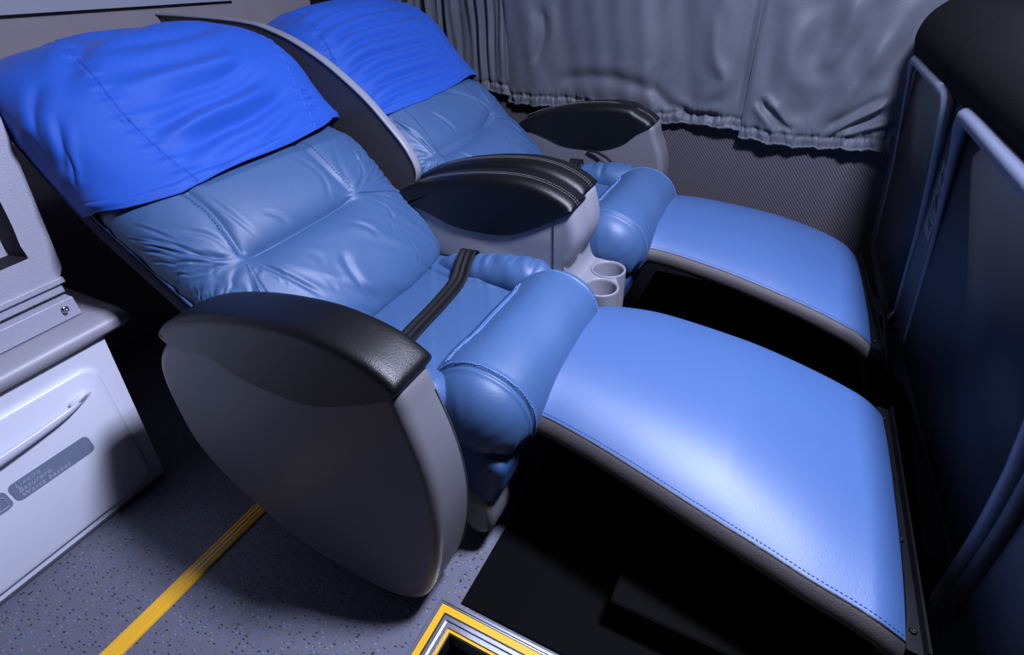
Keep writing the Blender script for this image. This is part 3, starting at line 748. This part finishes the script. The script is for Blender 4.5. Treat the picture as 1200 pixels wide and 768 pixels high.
# ------------------------------------------------------------------ seat belts
def build_belt(yc, label, full):
    pts = [(-.755, yc+.285, .40), (-.752, yc+.268, .445), (-.745, yc+.24, .470), (-.738, yc+.20, .455), (-.73, yc+.15, .428), (-.722, yc+.05, .420), (-.715, yc-.05, .420), (-.708, yc-.14, .422), (-.70, yc-.20, .452), (-.695, yc-.24, .468), (-.69, yc-.28, .43)]
    C = cr([(x+.022, y, z) for x, y, z in pts], 120); T = np.gradient(C, axis=0); T /= np.linalg.norm(T, axis=1)[:, None]
    W = np.array([1, .1, 0.]); W = W/np.linalg.norm(W); N = np.cross(W, T); N /= np.linalg.norm(N, axis=1)[:, None]
    N *= np.sign(N[:, 2:3].mean()); w_ = .0235
    sec = [(-1, 0), (-1, .6), (-.92, 1), (-.5, 1.), (-.48, .7), (-.1, .7), (-.08, 1.3), (.05, 1.3), (.07, .7), (.5, .7), (.52, 1), (.92, 1), (1, .6), (1, 0)]
    P = np.array([[C[i]+W*w_*a+N[i]*(.003*b+.001) for a, b in sec] for i in range(len(C))])
    t = thing('seat_belt', label, 'seat belt', tuple(C[60]), 'seat belts')
    grid_obj('webbing', P, BELT, t, wrap=True, caps=True)
    MB().box((-.73, yc-.30, .405), (-.66, yc-.255, .425), .004).build('buckle', BLACKM, t)

# ------------------------------------------------------------------ headrest covers
def build_cover(seat, label, first):
    t = thing('headrest_cover', label, 'headrest cover', (-1.4, seat['yc'], .85), 'royal blue headrest covers')
    def low(a):
        if first: pts = [(-.30, .545), (-.12, .535), (.5, .495), (1.06, .468), (1.576, .475), (2.1, .500), (2.43, .524), (3.0, .53), (3.7, .56)]
        else: pts = [(-.55, .50), (-.2, .49), (.893, .46), (1.43, .449), (2.12, .483), (3.0, .50), (3.7, .52)]
        x, y = zip(*pts); return np.interp(a, x, y)
    def disp(A, B):
        D = .0022*noise1(A*14+B*16, 41, 2)
        L = []
        if first:
            L = [([(.79, .70), (1.15, .80), (1.9, 1.0)], .016, .007), ([(1.114, .709), (1.555, .71), (2.038, .72)], .014, -.008),
                 ([(1.1, .60), (1.35, .615), (1.8, .66), (2.1, .70)], .016, .010), ([(1.2, .53), (1.5, .555), (1.9, .60), (2.1, .64)], .014, .010),
                 ([(1.15, .575), (1.5, .60), (1.95, .645)], .012, -.008), ([(1.2, .50), (1.5, .51), (1.85, .555), (2.1, .59)], .011, .008), ([(1.1, .66), (1.5, .665), (2.1, .745)], .013, .008),
                 ([(1.25, .485), (1.45, .49), (1.7, .51)], .009, .006), ([(.1, .60), (.4, .63), (.7, .70)], .009, .004), ([(.1, .57), (.35, .60), (.5, .64)], .006, .003), ([(.15, .66), (.5, .73), (.9, .78)], .012, .004),
                 ([(1.2, .80), (1.7, .82), (2.2, .86)], .014, .006), ([(1.2, .88), (1.6, .92), (2.3, .93)], .014, .007), ([(1.0, 1.0), (1.5, 1.03), (2.2, 1.0)], .014, .007),
                 ([(2.15, .60), (2.3, .605), (2.45, .60)], .005, .004), ([(2.12, .58), (2.28, .58), (2.4, .57)], .005, .004), ([(2.1, .56), (2.25, .555), (2.35, .55)], .005, .003)]
        else:
            for q, (c0, c1) in enumerate([(.50, .50), (.54, .545), (.58, .60), (.62, .64), (.66, .70), (.70, .75), (.75, .80), (.80, .84), (.86, .90), (.92, .95)]):
                L.append(([(.55+.1*(q % 3), c0-.01), (1.2, (c0+c1)/2+.006), (2.05+.1*(q % 2), c1)], .010, .008 if q % 2 else .006))
        for pts, w_, d_ in L: D = D+crease(A, B, [((a-1.571)*.25, v) for a, v in pts], w_*1.1, d_*1.25, .5, .4)
        sm = [[(1.35, 1.02), (1.13, .72), (1.13, .62), (1.20, .47)], [(2.95, .92), (2.31, .68), (2.17, .60), (1.97, .50)]] if first else [[(1.2, 1.0), (.75, .72), (.62, .60), (.75, .46)], [(2.5, .95), (2.25, .75), (2.15, .60), (2.05, .47)]]
        for s_ in sm:
            D = D+crease(A, B, [((a-1.571)*.25, v) for a, v in s_], .0022, .0028, .4, 0)
            # small gathers beside each seam
            c = cr([((a-1.571)*.25, v) for a, v in s_], 40); dd = np.full(A.shape, 9.)
            for i in range(39): dd = np.minimum(dd, seg_dist(A, B, c[i], c[i+1])[0])
            D = D+np.exp(-(dd/.02)**2)*.0016*noise1(B*150+A*20, 61, 2)
        for sg in (-1, 1):
            e = np.clip((sg*A-.30)/.1, 0, 1); D = D+e*.0025*noise1(B*60+A*14, 51+sg, 2)
        return D
    nv, na = 260, 330; a0, a1 = (-.22, 3.36)
    a = np.linspace(a0, a1, na)[None, :]; s = np.linspace(0, 1, nv)[:, None]
    lo = low(a); V = lo+(BACKLEN-.01-lo)*s; A = a+0*s
    P = back_surface(seat, V, A, .014+.008*np.exp(-(V-lo)/.06), .15)
    N = normals(P)
    if np.mean(N[:, na//2, 0]) < 0: N = -N
    D = disp((A-math.pi/2)*.25, V)
    D = D-.004*np.exp(-((V-lo)/.006)**2)+.0018*np.exp(-((V-lo-.012)/.005)**2)-.0018*np.exp(-((V-lo-.020)/.0015)**2)
    D = D*np.clip(np.minimum(A-a0, a1-A)/.25, .1, 1)
    P = P+N*D[..., None]
    cl = grid_obj('cover_cloth', P, CLOTH, t)
    sd = cl.modifiers.new('thickness', 'SOLIDIFY'); sd.thickness = .0025; sd.offset = 0
    MB().tube(P[0, ::3]+N[0, ::3]*-.001, .0026, 8).build('hem', CLOTH, t, True)
    MB().tube(P[::3, 0], .0022, 8).build('side_piping', CLOTH, t, True); MB().tube(P[::3, -1], .0022, 8).build('side_piping', CLOTH, t, True)
    return t

# ------------------------------------------------------------------ leg rests
def build_legrest(Np, Fp, zoff, label):
    cx = (Np[0][0]+Np[-1][0])/2; cy = (Np[5][1]+Fp[4][1])/2
    t = thing('leg_rest', label, 'leg rest', (cx, cy, .3), 'padded blue leg rests')
    n, k = 160, 150
    N_ = cr(Np, n); F_2 = cr(Fp, n)
    s = np.linspace(0, 1, n)[:, None]; q = np.linspace(0, 1, k)[None, :]
    # rounded corners where the pad tucks below the bolster
    base = N_[:, None, :]*(1-q[..., None])+F_2[:, None, :]*q[..., None]
    crown = .048*(1-np.abs(2*q-1)**2.8)*(1-.55*np.clip((s-.6)/.4, 0, 1))
    e = np.clip(1-s/.10, 0, 1); dip = -.030*e**2
    e2 = np.clip((s-.93)/.07, 0, 1); dip = dip-.012*e2**2
    Zl = zoff-.121*(base[..., 0]+.36)+.375-.375
    plane = .375-.121*(base[..., 0]+.36)
    edge_lift = .0
    P = base.copy(); P[..., 2] = plane+crown+dip+edge_lift-.020*np.clip((q-.9)/.1, 0, 1)**2
    # bow the near-start outwards to round it
    P[..., 0] += .045*(np.clip(np.abs(2*q-1)-.6, 0, 1)/.4)**2*e
    top = P
    # roll-over to seam then underside
    body = grid_obj('leather_top', top, LEATHER_SMOOTH, t)
    # side band
    def band(row, sg, name):
        rows = []
        for dz, dy in ((.001, .0), (-.002, -.005), (-.010, -.013), (-.020, -.018), (-.032, -.018), (-.044, -.010), (-.053, .006), (-.058, .08)):
            rows.append(row+np.array([0, dy*sg, dz]))
        return grid_obj(name, np.array(rows), BROWN, t)
    b1 = band(top[:, 0], 1, 'side_band'); b2 = band(top[:, -1], -1, 'side_band')
    st = top[0][:, :]; rows = [st+np.array([-dx, 0, dz]) for dx, dz in ((0, 0), (.006, -.01), (.006, -.03), (-.01, -.055))]
    grid_obj('end_band', np.array(rows), BROWN, t)
    rows = [top[-1]+np.array([dx, 0, dz]) for dx, dz in ((0, 0), (.006, -.01), (.006, -.04), (-.01, -.055))]
    grid_obj('end_band', np.array(rows), NAVY, t)
    z = top[:, :, :].copy(); z = np.stack([top[:, 0]+np.array([0, .02, -.055]), top[:, -1]+np.array([0, -.02, -.055])], 1)
    grid_obj('base_board', z, BLACKM, t)
    # welt with stitches both sides
    C = cr(top[:, 0]+np.array([0, -.0005, -.001]), 200); up = np.array([0, -.45, .9]); out_ = np.array([0, -1., 0])
    MB().tube(C, .0022, 6).build('welt', BLACKL, b1, True)
    C2 = cr(top[4:, 2], 400); MB().dashes(C2+up*.0006, up, .004, .003, .0006).build('stitching', mat('blue_thread', (45, 85, 170), .7, .2), body)
    C3 = cr(top[4:, 0]+np.array([0, -.0035, -.010]), 400); MB().dashes(C3, out_, .004, .003, .0007).build('stitching', mat('blue_thread', (45, 85, 170), .7, .2), b1)
    # black mounting bracket bolted at the far end
    e0, e1 = top[-1, 0], top[-1, -1]
    t2 = thing('leg_rest_bracket', 'black steel strip bolted across the front end of '+('the near leg rest' if zoff == 0 else 'the window side leg rest'), 'bracket', tuple((e0+e1)/2), 'black leg rest brackets')
    d = e1-e0; a, b = e0+d*-.02, e0+d*1.02
    V = []
    for p in (a, b):
        for dx, dz in ((.0, -.012), (.0, -.004), (.022, -.004), (.024, .010), (.028, .010), (.03, -.03), (.0, -.03)): V.append((p[0]+dx, p[1], .295+dz-.121*dx-.0+(p[2]-.295)*.6))
    F = [(i, (i+1) % 7, 7+(i+1) % 7, 7+i) for i in range(7)]+[tuple(range(7)), tuple(range(7, 14))]
    br = link('strip', V, F, BLACKM, t2, False)
    for f in (.06, .36, .62, .93):
        p = a+(b-a)*f; z0 = .291+(p[2]-.295)*.6
        P = [[(p[0]+.011+r*math.cos(2*math.pi*i/14), p[1]+r*math.sin(2*math.pi*i/14), z0+h) for i in range(14)] for r, h in ((.0055, -.002), (.0055, .001), (.0045, .0026), (.002, .0032), (.0018, .0018), (.0003, .0018))]
        grid_obj('bolt', np.array(P), CHROME if False else BLACKL, br, wrap=True)

# ------------------------------------------------------------------ front panel with pockets
def px(y, z): return .3+.083*(2-y)-.11*(z-.2)
def build_front():
    t = thing('front_panel', 'dark leaning panel with two deep storage pockets in front of the leg rests', 'panel', (.4, 1.3, 0))
    fx = lambda y, z: px(y, z)
    pockets = [(1.535, 1.985, .235, .822), (.745, 1.375, .16, .832)]
    # face sheet with holes
    import bmesh
    outl = [(2.06, .845), (.35, .845), (.35, .13), (.70, .13), (.765, .175), (.815, .26), (1.08, .258), (1.2, .255), (1.30, .235), (1.375, .193), (1.51, .19), (1.53, .225), (1.8, .215), (2.06, .245)]
    bm = bmesh.new(); edges = []
    def ringv(pts):
        v = [bm.verts.new((px(y, z), y, z)) for y, z in pts]
        return [bm.edges.new((v[i], v[(i+1) % len(v)])) for i in range(len(v))]
    edges += ringv(outl); holes = []
    for (y0, y1, z0, z1) in pockets:
        h = rrect(y0, y1, z0+.03, z1, .03); holes.append(h)
    holes[1] = rrect(.745, 1.375, .275, .832, .03)
    for h in holes: edges += ringv(h)
    bmesh.ops.triangle_fill(bm, use_beauty=True, use_dissolve=False, edges=edges)
    bm.verts.index_update(); V = [tuple(v.co) for v in bm.verts]; F = [tuple(v.index for v in f.verts) for f in bm.faces]; bm.free()
    link('face_sheet', V, F, PANELM, t, False)
    # edge return along the outline
    P = np.array([[(px(y, z)+dx, y, z) for y, z in outl] for dx in (0, .015, .05)])
    grid_obj('face_edge', P, PANELM, t, wrap=True)
    for i, h in enumerate(holes):
        H = np.array(h); cy, cz = H.mean(0)
        rings = []
        for dx, sc_ in ((0, 0), (.012, .004), (.05, .012), (.085, .022), (.10, .05)):
            q = H-(H-[cy, cz])/np.linalg.norm(H-[cy, cz], axis=1)[:, None]*sc_
            rings.append([(px(y, z)+dx, y, z) for y, z in q])
        grid_obj('storage_pocket', np.array(rings), POCKETM, t, wrap=True, caps=True)
        # raised rim: thick on top and the right leg, thin elsewhere
        C = []
        if i == 0: path = [(1.985, .28), (1.985, .60), (1.984, .79), (1.975, .822), (1.94, .832), (1.75, .834), (1.56, .834), (1.53, .822), (1.516, .79), (1.515, .60), (1.52, .35), (1.522, .24)]
        else: path = [(1.375, .30), (1.378, .60), (1.378, .78), (1.368, .822), (1.34, .836), (1.1, .838), (.80, .838), (.765, .83), (.745, .80), (.742, .60), (.745, .40), (.765, .22), (.775, .16)]
        C = cr(path, 140); rr = np.interp(np.linspace(0, 1, 140), [0, .25, .32, .35, .60, .66, .72, 1] if i == 0 else [0, .2, .26, .29, .60, .66, .72, 1], [.003, .004, .006, .012, .014, .013, .009, .007] if i == 0 else [.005, .007, .011, .018, .019, .018, .014, .012])
        Pp = np.array([(px(y, z)-.012*np.clip((z-.55)/.25, -.1, 1), y, z) for y, z in C])
        MB().tube(Pp, rr, 12).build('pocket_rim', RIMF, t, True)
    # ridge beside the wide pocket
    C = cr([(.70, .80), (.695, .5), (.72, .25), (.74, .15)], 60); MB().tube(np.array([(px(y, z)-.002, y, z) for y, z in C]), .013, 10).build('panel_rib', PANELM, t, True)
    # instruction sticker
    q = [(1.475, .715), (1.405, .70), (1.415, .545), (1.475, .555)]
    s = link('instruction_sticker', [(px(y, z)-.0016, y, z) for y, z in q]+[(px(y, z)-.0002, y, z) for y, z in q], [(0, 1, 2, 3), (4, 5, 6, 7), (0, 1, 5, 4), (1, 2, 6, 5), (2, 3, 7, 6), (3, 0, 4, 7)], STICK2, t, False)
    mb = MB()
    def seg(a, b, r=.0007): mb.tube([(px(*a)-.002, *a), (px(*b)-.002, *b)], r, 4)
    seg((1.470, .663), (1.412, .650)); seg((1.470, .605), (1.413, .597))
    for a, b in (((1.462, .69), (1.425, .68)), ((1.455, .70), (1.44, .67)), ((1.46, .645), (1.43, .622)), ((1.455, .625), (1.43, .64)), ((1.445, .65), (1.42, .615)), ((1.462, .628), (1.45, .612)), ((1.46, .59), (1.43, .57)), ((1.45, .575), (1.425, .585))): seg(a, b, .0011)
    mb.build('printed_pictograms', STICK2P, s)
    # small latch at the lower corner of the narrow pocket
    k = MB().tube([(px(1.50, .27)-.006, 1.508, .262), (px(1.5, .3)-.012, 1.508, .285), (px(1.5, .31)-.006, 1.508, .305)], [.005, .007, .004], 10).build('pocket_latch', RIMF, t, True)
    MB().tube([(px(1.47, .27)-.001, 1.478, .28), (px(1.47, .27)-.006, 1.478, .28)], [.010, .007], 14).build('snap_button', PANELM, t, True)
    # padded black top roll
    sec = [(-.005, .838), (-.022, .855), (-.030, .885), (-.022, .925), (.0, .955), (.035, .978), (.09, .985), (.16, .975), (.20, .93), (.20, .84)]
    C = cr(sec, 50, True); ys = np.linspace(2.05, .30, 140); P = []
    for y in ys:
        e = min(1, (2.05-y)/.06); f = (1-(1-e)**2)**.5
        C2 = C.copy(); C2[:, 0] = .09+(C[:, 0]-.09)*(.6+.4*f); C2[:, 1] = .845+(C[:, 1]-.845)*(.70+.30*f)
        # shallow embossed fields on the face
        g = np.exp(-((y-1.57)/.012)**2)
        C2[:, 0] += .006*g*(C[:, 1] > .86)*(C[:, 0] < .06)
        C2[:, 0] += px(y, .8)-px(2, .8)+.237
        P.append(np.stack([C2[:, 0], np.full(50, y), C2[:, 1]], 1))
    c = grid_obj('padded_top', np.array(P), CAPM, t, wrap=True, caps=True)
    tag(c, 'black padded vinyl top roll')
    h = rrect(1.02, 1.46, .895, .955, .02)
    # black structure behind the panel down to the floor
    MB().box((.47, .32, .0), (.62, 2.06, .90)).box((.41, .9, .0), (.47, 2.05, .12)).build('footwell_back', BLACKM, t)
    MB().box((.34, 1.375, .02), (.46, 1.40, .19)).build('support_web', BLACKM, t)

# ------------------------------------------------------------------ cabinet on the left
def build_cabinet():
    t = thing('storage_cabinet', 'white moulded cabinet with a waste drawer standing on the speckled floor', 'cabinet', (-1.6, 0, 0))
    X = -1.345
    def bx(y, z): return X+.020*(1-z/.43)          # the face stands slightly proud at its foot
    y1 = lambda z: .413+.050*z/.45
    V = [(bx(0, 0), -.6, 0), (bx(0, 0), y1(0), 0), (bx(0, .43), y1(.43), .435), (bx(0, .43), -.6, .435), (-1.95, -.6, 0), (-1.95, y1(0), 0), (-1.95, y1(.43), .435), (-1.95, -.6, .435)]
    body = link('body', V, [(0, 1, 2, 3), (4, 5, 6, 7), (0, 1, 5, 4), (1, 2, 6, 5), (2, 3, 7, 6), (3, 0, 4, 7)], WHITEP, t, False)
    MB().box((X-.02, -.6, 0), (X+.026, .41, .006)).build('foot_seal', mat('grey_seal', (70, 70, 80), .6), t)
    # drawer front: raised rounded panel
    def face(pts, d, name, m, par, bevel=.004):
        H = np.array(pts); c = H.mean(0); rings = []
        for k_, (ins, dx) in enumerate(((0, -.002), (0, d*.45), (bevel*.5, d*.85), (bevel, d))):
            q = H-np.sign(H-c)*ins; rings.append([(bx(y, z)+dx, y, z) for y, z in q])
        return grid_obj(name, np.array(rings), m, par, wrap=True, caps=True)
    pan = []
    for cy, cz, a0 in ((.375, .352, 0), (-.5, .352, 90), (-.5, .06, 180), (.355, .06, 270)):
        for i in range(9):
            a = math.radians(a0+90*i/8); pan.append((cy+.035*math.cos(a), cz+.035*math.sin(a)))
    dr = face(pan, .012, 'drawer', WHITEP, t, .008)
    # handle: scooped hollow above and a bar tapering to its end
    sc_ = []
    for i in range(28):
        a = 2*math.pi*i/28; sc_.append((.12+.215*math.cos(a)*1.0, .335+.020*math.sin(a)))
    C = cr([(-.45, .322), (-.2, .316), (0, .314), (.15, .315), (.25, .318), (.33, .325), (.372, .334)], 90)
    Pm = []
    for i in range(90):
        s = i/89; w_ = np.interp(s, [0, .6, .9, 1], [.0135, .0135, .009, .003]); d = np.interp(s, [0, .7, .93, 1], [.034, .034, .026, .018])
        yv, zv = C[i]; ring = []
        for a in np.linspace(0, 2*math.pi, 14, endpoint=False):
            ring.append((bx(yv, zv)+d+math.cos(a)*w_*.55, yv, zv+math.sin(a)*w_))
        Pm.append(ring)
    grid_obj('handle', np.array(Pm), mat('glossy_white_handle', (198, 200, 222), .22, .6), dr, wrap=True, caps=True)
    # shank joining handle end to the drawer
    Pm = []
    for s in np.linspace(0, 1, 12):
        d = .009+s*.018; Pm.append([(bx(0, .33)+d*.92, .345+.024*math.cos(a)*(1-.2*s), .334+.0085*math.sin(a)*(1-.2*s)+.005*math.cos(a)) for a in np.linspace(0, 2*math.pi, 16, endpoint=False)])
    grid_obj('handle_boss', np.array(Pm), WHITEP, dr, wrap=True, caps=True)
    # sticker: dark text plate and pictogram plate
    def plate(y0, y1_, z0, z1, name):
        P = rrect(y0, y1_, z0, z1, .012, 5); n = len(P)
        o = link(name, [(bx(y, z)+.0135, y, z) for y, z in P]+[(bx(y, z)+.0121, y, z) for y, z in P], [tuple(range(n)), tuple(range(n, 2*n))[::-1]]+[(i, (i+1) % n, n+(i+1) % n, n+i) for i in range(n)], STICK, dr, False)
        return o
    p1 = plate(.150, .318, .196, .243, 'text_sticker'); p2 = plate(.075, .144, .196, .243, 'pictogram_sticker')
    mb = MB()
    # text as real lettering
    for i, s in enumerate(('Lixeira', 'Basurero', 'Waste basket')):
        cu = bpy.data.curves.new('lettering', 'FONT'); cu.body = s; cu.size = .0162; cu.extrude = .0003; cu.shear = .3; cu.space_character = 1.12; cu.resolution_u = 2
        o = bpy.data.objects.new('lettering', cu); COL.objects.link(o); COL.objects.unlink(o)
        me = bpy.data.meshes.new_from_object(o); V = [(bx(0, .22)+.0142+v.co.z, 0.161+v.co.x, .2285-.0142*i+v.co.y) for v in me.vertices]
        link('lettering', V, [tuple(p.vertices) for p in me.polygons], PRINT, p1, False)
        bpy.data.objects.remove(o); bpy.data.meshes.remove(me)
    def ln(pts, r=.0009): mb.tube([(bx(0, .22)+.0142, y, z) for y, z in pts], r, 5)
    ln([(.084, .202), (.084, .238), (.120, .238), (.136, .228), (.136, .202), (.084, .202)])
    ln([(.094, .204), (.100, .216), (.110, .220), (.122, .214), (.118, .204)]); ln([(.100, .216), (.104, .228), (.112, .232), (.116, .226), (.110, .220)]); ln([(.106, .226), (.094, .232), (.090, .226)]); ln([(.112, .216), (.126, .222)])
    mb.build('pictogram', PRINT, p2)
    # counter slab
    ct = thing('counter_top', 'grey moulded counter slab lying on the white cabinet', 'counter', (-1.6, 0, .44))
    prof = [(-1.95, .436), (-1.345, .436), (-1.326, .4375), (-1.318, .447), (-1.320, .462), (-1.330, .472), (-1.350, .478), (-1.95, .480)]
    Pm = []
    for y in list(np.linspace(-.6, .49, 20))+[.505, .515, .521, .523]:
        e = max(0, (y-.49)/.033); f = (1-e**2)**.5*.5+.5
        Pm.append([((x if x < -1.9 else -1.6+(x+1.6)*(1-.03*(1-f))), y, .455+(z-.455)*f) for x, z in prof])
    grid_obj('slab', np.array(Pm), COUNTERM, ct, wrap=True, caps=True)
    # upper unit
    u = thing('upper_console', 'textured pale grey console with a recessed screen bay on top of the counter', 'console', (-1.6, 0, .48))
    UX = -1.415
    def ux(z): return UX
    face_ = [(.471, .566), (.484, .585), (.525, .895), (.53, 1.0), (-.6, 1.0), (-.6, .56), (.36, .566)]
    # outline with the bay hole
    hole = [(.395, .628), (.423, .640), (.440, .672), (.452, .80), (.455, .93), (.425, .955), (-.35, .955), (-.38, .92), (-.38, .66), (-.35, .628)]
    import bmesh
    hole = [tuple(p) for p in cr(hole, 60, True)]
    bm = bmesh.new(); edges = []
    for ring in (face_, hole):
        v = [bm.verts.new((UX, y, z)) for y, z in ring]; edges += [bm.edges.new((v[i], v[(i+1) % len(v)])) for i in range(len(v))]
    bmesh.ops.triangle_fill(bm, use_beauty=True, use_dissolve=False, edges=edges)
    bm.verts.index_update(); V = [tuple(v.co) for v in bm.verts]; F = [tuple(v.index for v in f.verts) for f in bm.faces]; bm.free()
    n0 = len(face_); base = len(V); V += [(UX-.5, y, z) for y, z in face_]
    F += [(i, (i+1) % n0, base+(i+1) % n0, base+i) for i in range(n0)]+[tuple(range(base, base+n0))]
    uo = link('casing', V, F, TEXGREY, u, False)
    Hh = np.array(hole); c = Hh.mean(0); rings = []
    for dx, ins in ((0, 0), (-.006, .003), (-.05, .012)):
        q = Hh-(Hh-c)/np.linalg.norm(Hh-c, axis=1)[:, None]*ins; rings.append([(UX+dx, y, z) for y, z in q])
    grid_obj('bay_wall', np.array(rings), DARKREC, u, wrap=True)
    link('bay_panel', [(UX-.05, -.45, .60), (UX-.05, .47, .60), (UX-.05, .47, .98), (UX-.05, -.45, .98)], [(0, 1, 2, 3)], TEXGREY, u, False)
    # inset screen surround in the bay
    MB().box((UX-.05, -.36, .60), (UX-.012, .392, .90), .006).build('screen_surround', TEXGREY, u)
    # base strips with dark joint and screw
    MB().box((-1.9, -.6, .552), (UX+.006, .474, .566), .002).box((-1.9, -.6, .530), (UX-.004, .466, .552)).build('lower_lip', TEXGREY, u)
    MB().box((-1.9, -.6, .5265), (UX+.002, .468, .5300)).build('dark_joint', BLACKM, u)
    hs = MB().box((-1.9, -.6, .4805), (UX+.030, .462, .5265), .002).build('mounting_strip', TEXGREY, u)
    tb = MB().tube([(UX+.030, .435, .507), (UX+.034, .435, .507)], [.0085, .0075], 16).tube([(UX+.034, .435, .507), (UX+.040, .435, .507), (UX+.043, .435, .507)], [.006, .005, .0015], 12)
    tb.build('screw', CHROME, hs, True)

FOOT1N = [(-.40, .722), (-.357, .708), (-.304, .706), (-.209, .693), (-.119, .675), (-.037, .657), (.04, .641), (.11, .627), (.176, .612), (.238, .602), (.284, .592), (.312, .589)]
FOOT1F = [(-.40, 1.10), (-.351, 1.13), (-.309, 1.157), (-.24, 1.185), (-.166, 1.197), (-.04, 1.200), (.061, 1.193), (.157, 1.175), (.229, 1.153), (.287, 1.126)]
FOOT2N = [(-.40, 1.48), (-.356, 1.475), (-.312, 1.488), (-.234, 1.490), (-.108, 1.478), (.013, 1.453), (.126, 1.420), (.20, 1.390), (.273, 1.353)]
FOOT2F = [(-.40, 1.86), (-.374, 1.885), (-.278, 1.930), (-.163, 1.952), (-.049, 1.960), (.063, 1.950), (.157, 1.918), (.225, 1.86)]
def z3(L): return [(x, y, .375-.121*(x+.36)) for x, y in L]

build_setting(); build_curtains(); build_cabinet(); build_front()
s1 = build_seat(SEAT1, 'near reclined blue leather seat beside the aisle with its buckled belt across the cushion', True)
s2 = build_seat(SEAT2, 'far reclined blue leather seat beside the curtained window', False)
build_armrests(s1, s2); build_console()
build_belt(.855, 'black seat belt lying across the cushion of the near aisle seat', True)
build_belt(1.63, 'black seat belt lying across the cushion of the far window seat', False)
build_cover(SEAT1, 'large royal blue cloth cover draped over the near seat headrest', True)
build_cover(SEAT2, 'royal blue cloth cover on the far headrest beside the curtain', False)
build_legrest(z3(FOOT1N), z3(FOOT1F), 0, 'large blue padded leg rest in the foreground joining the near seat')
build_legrest(z3(FOOT2N), z3(FOOT2F), 1e-9, 'blue padded leg rest by the window wall joining the far seat')
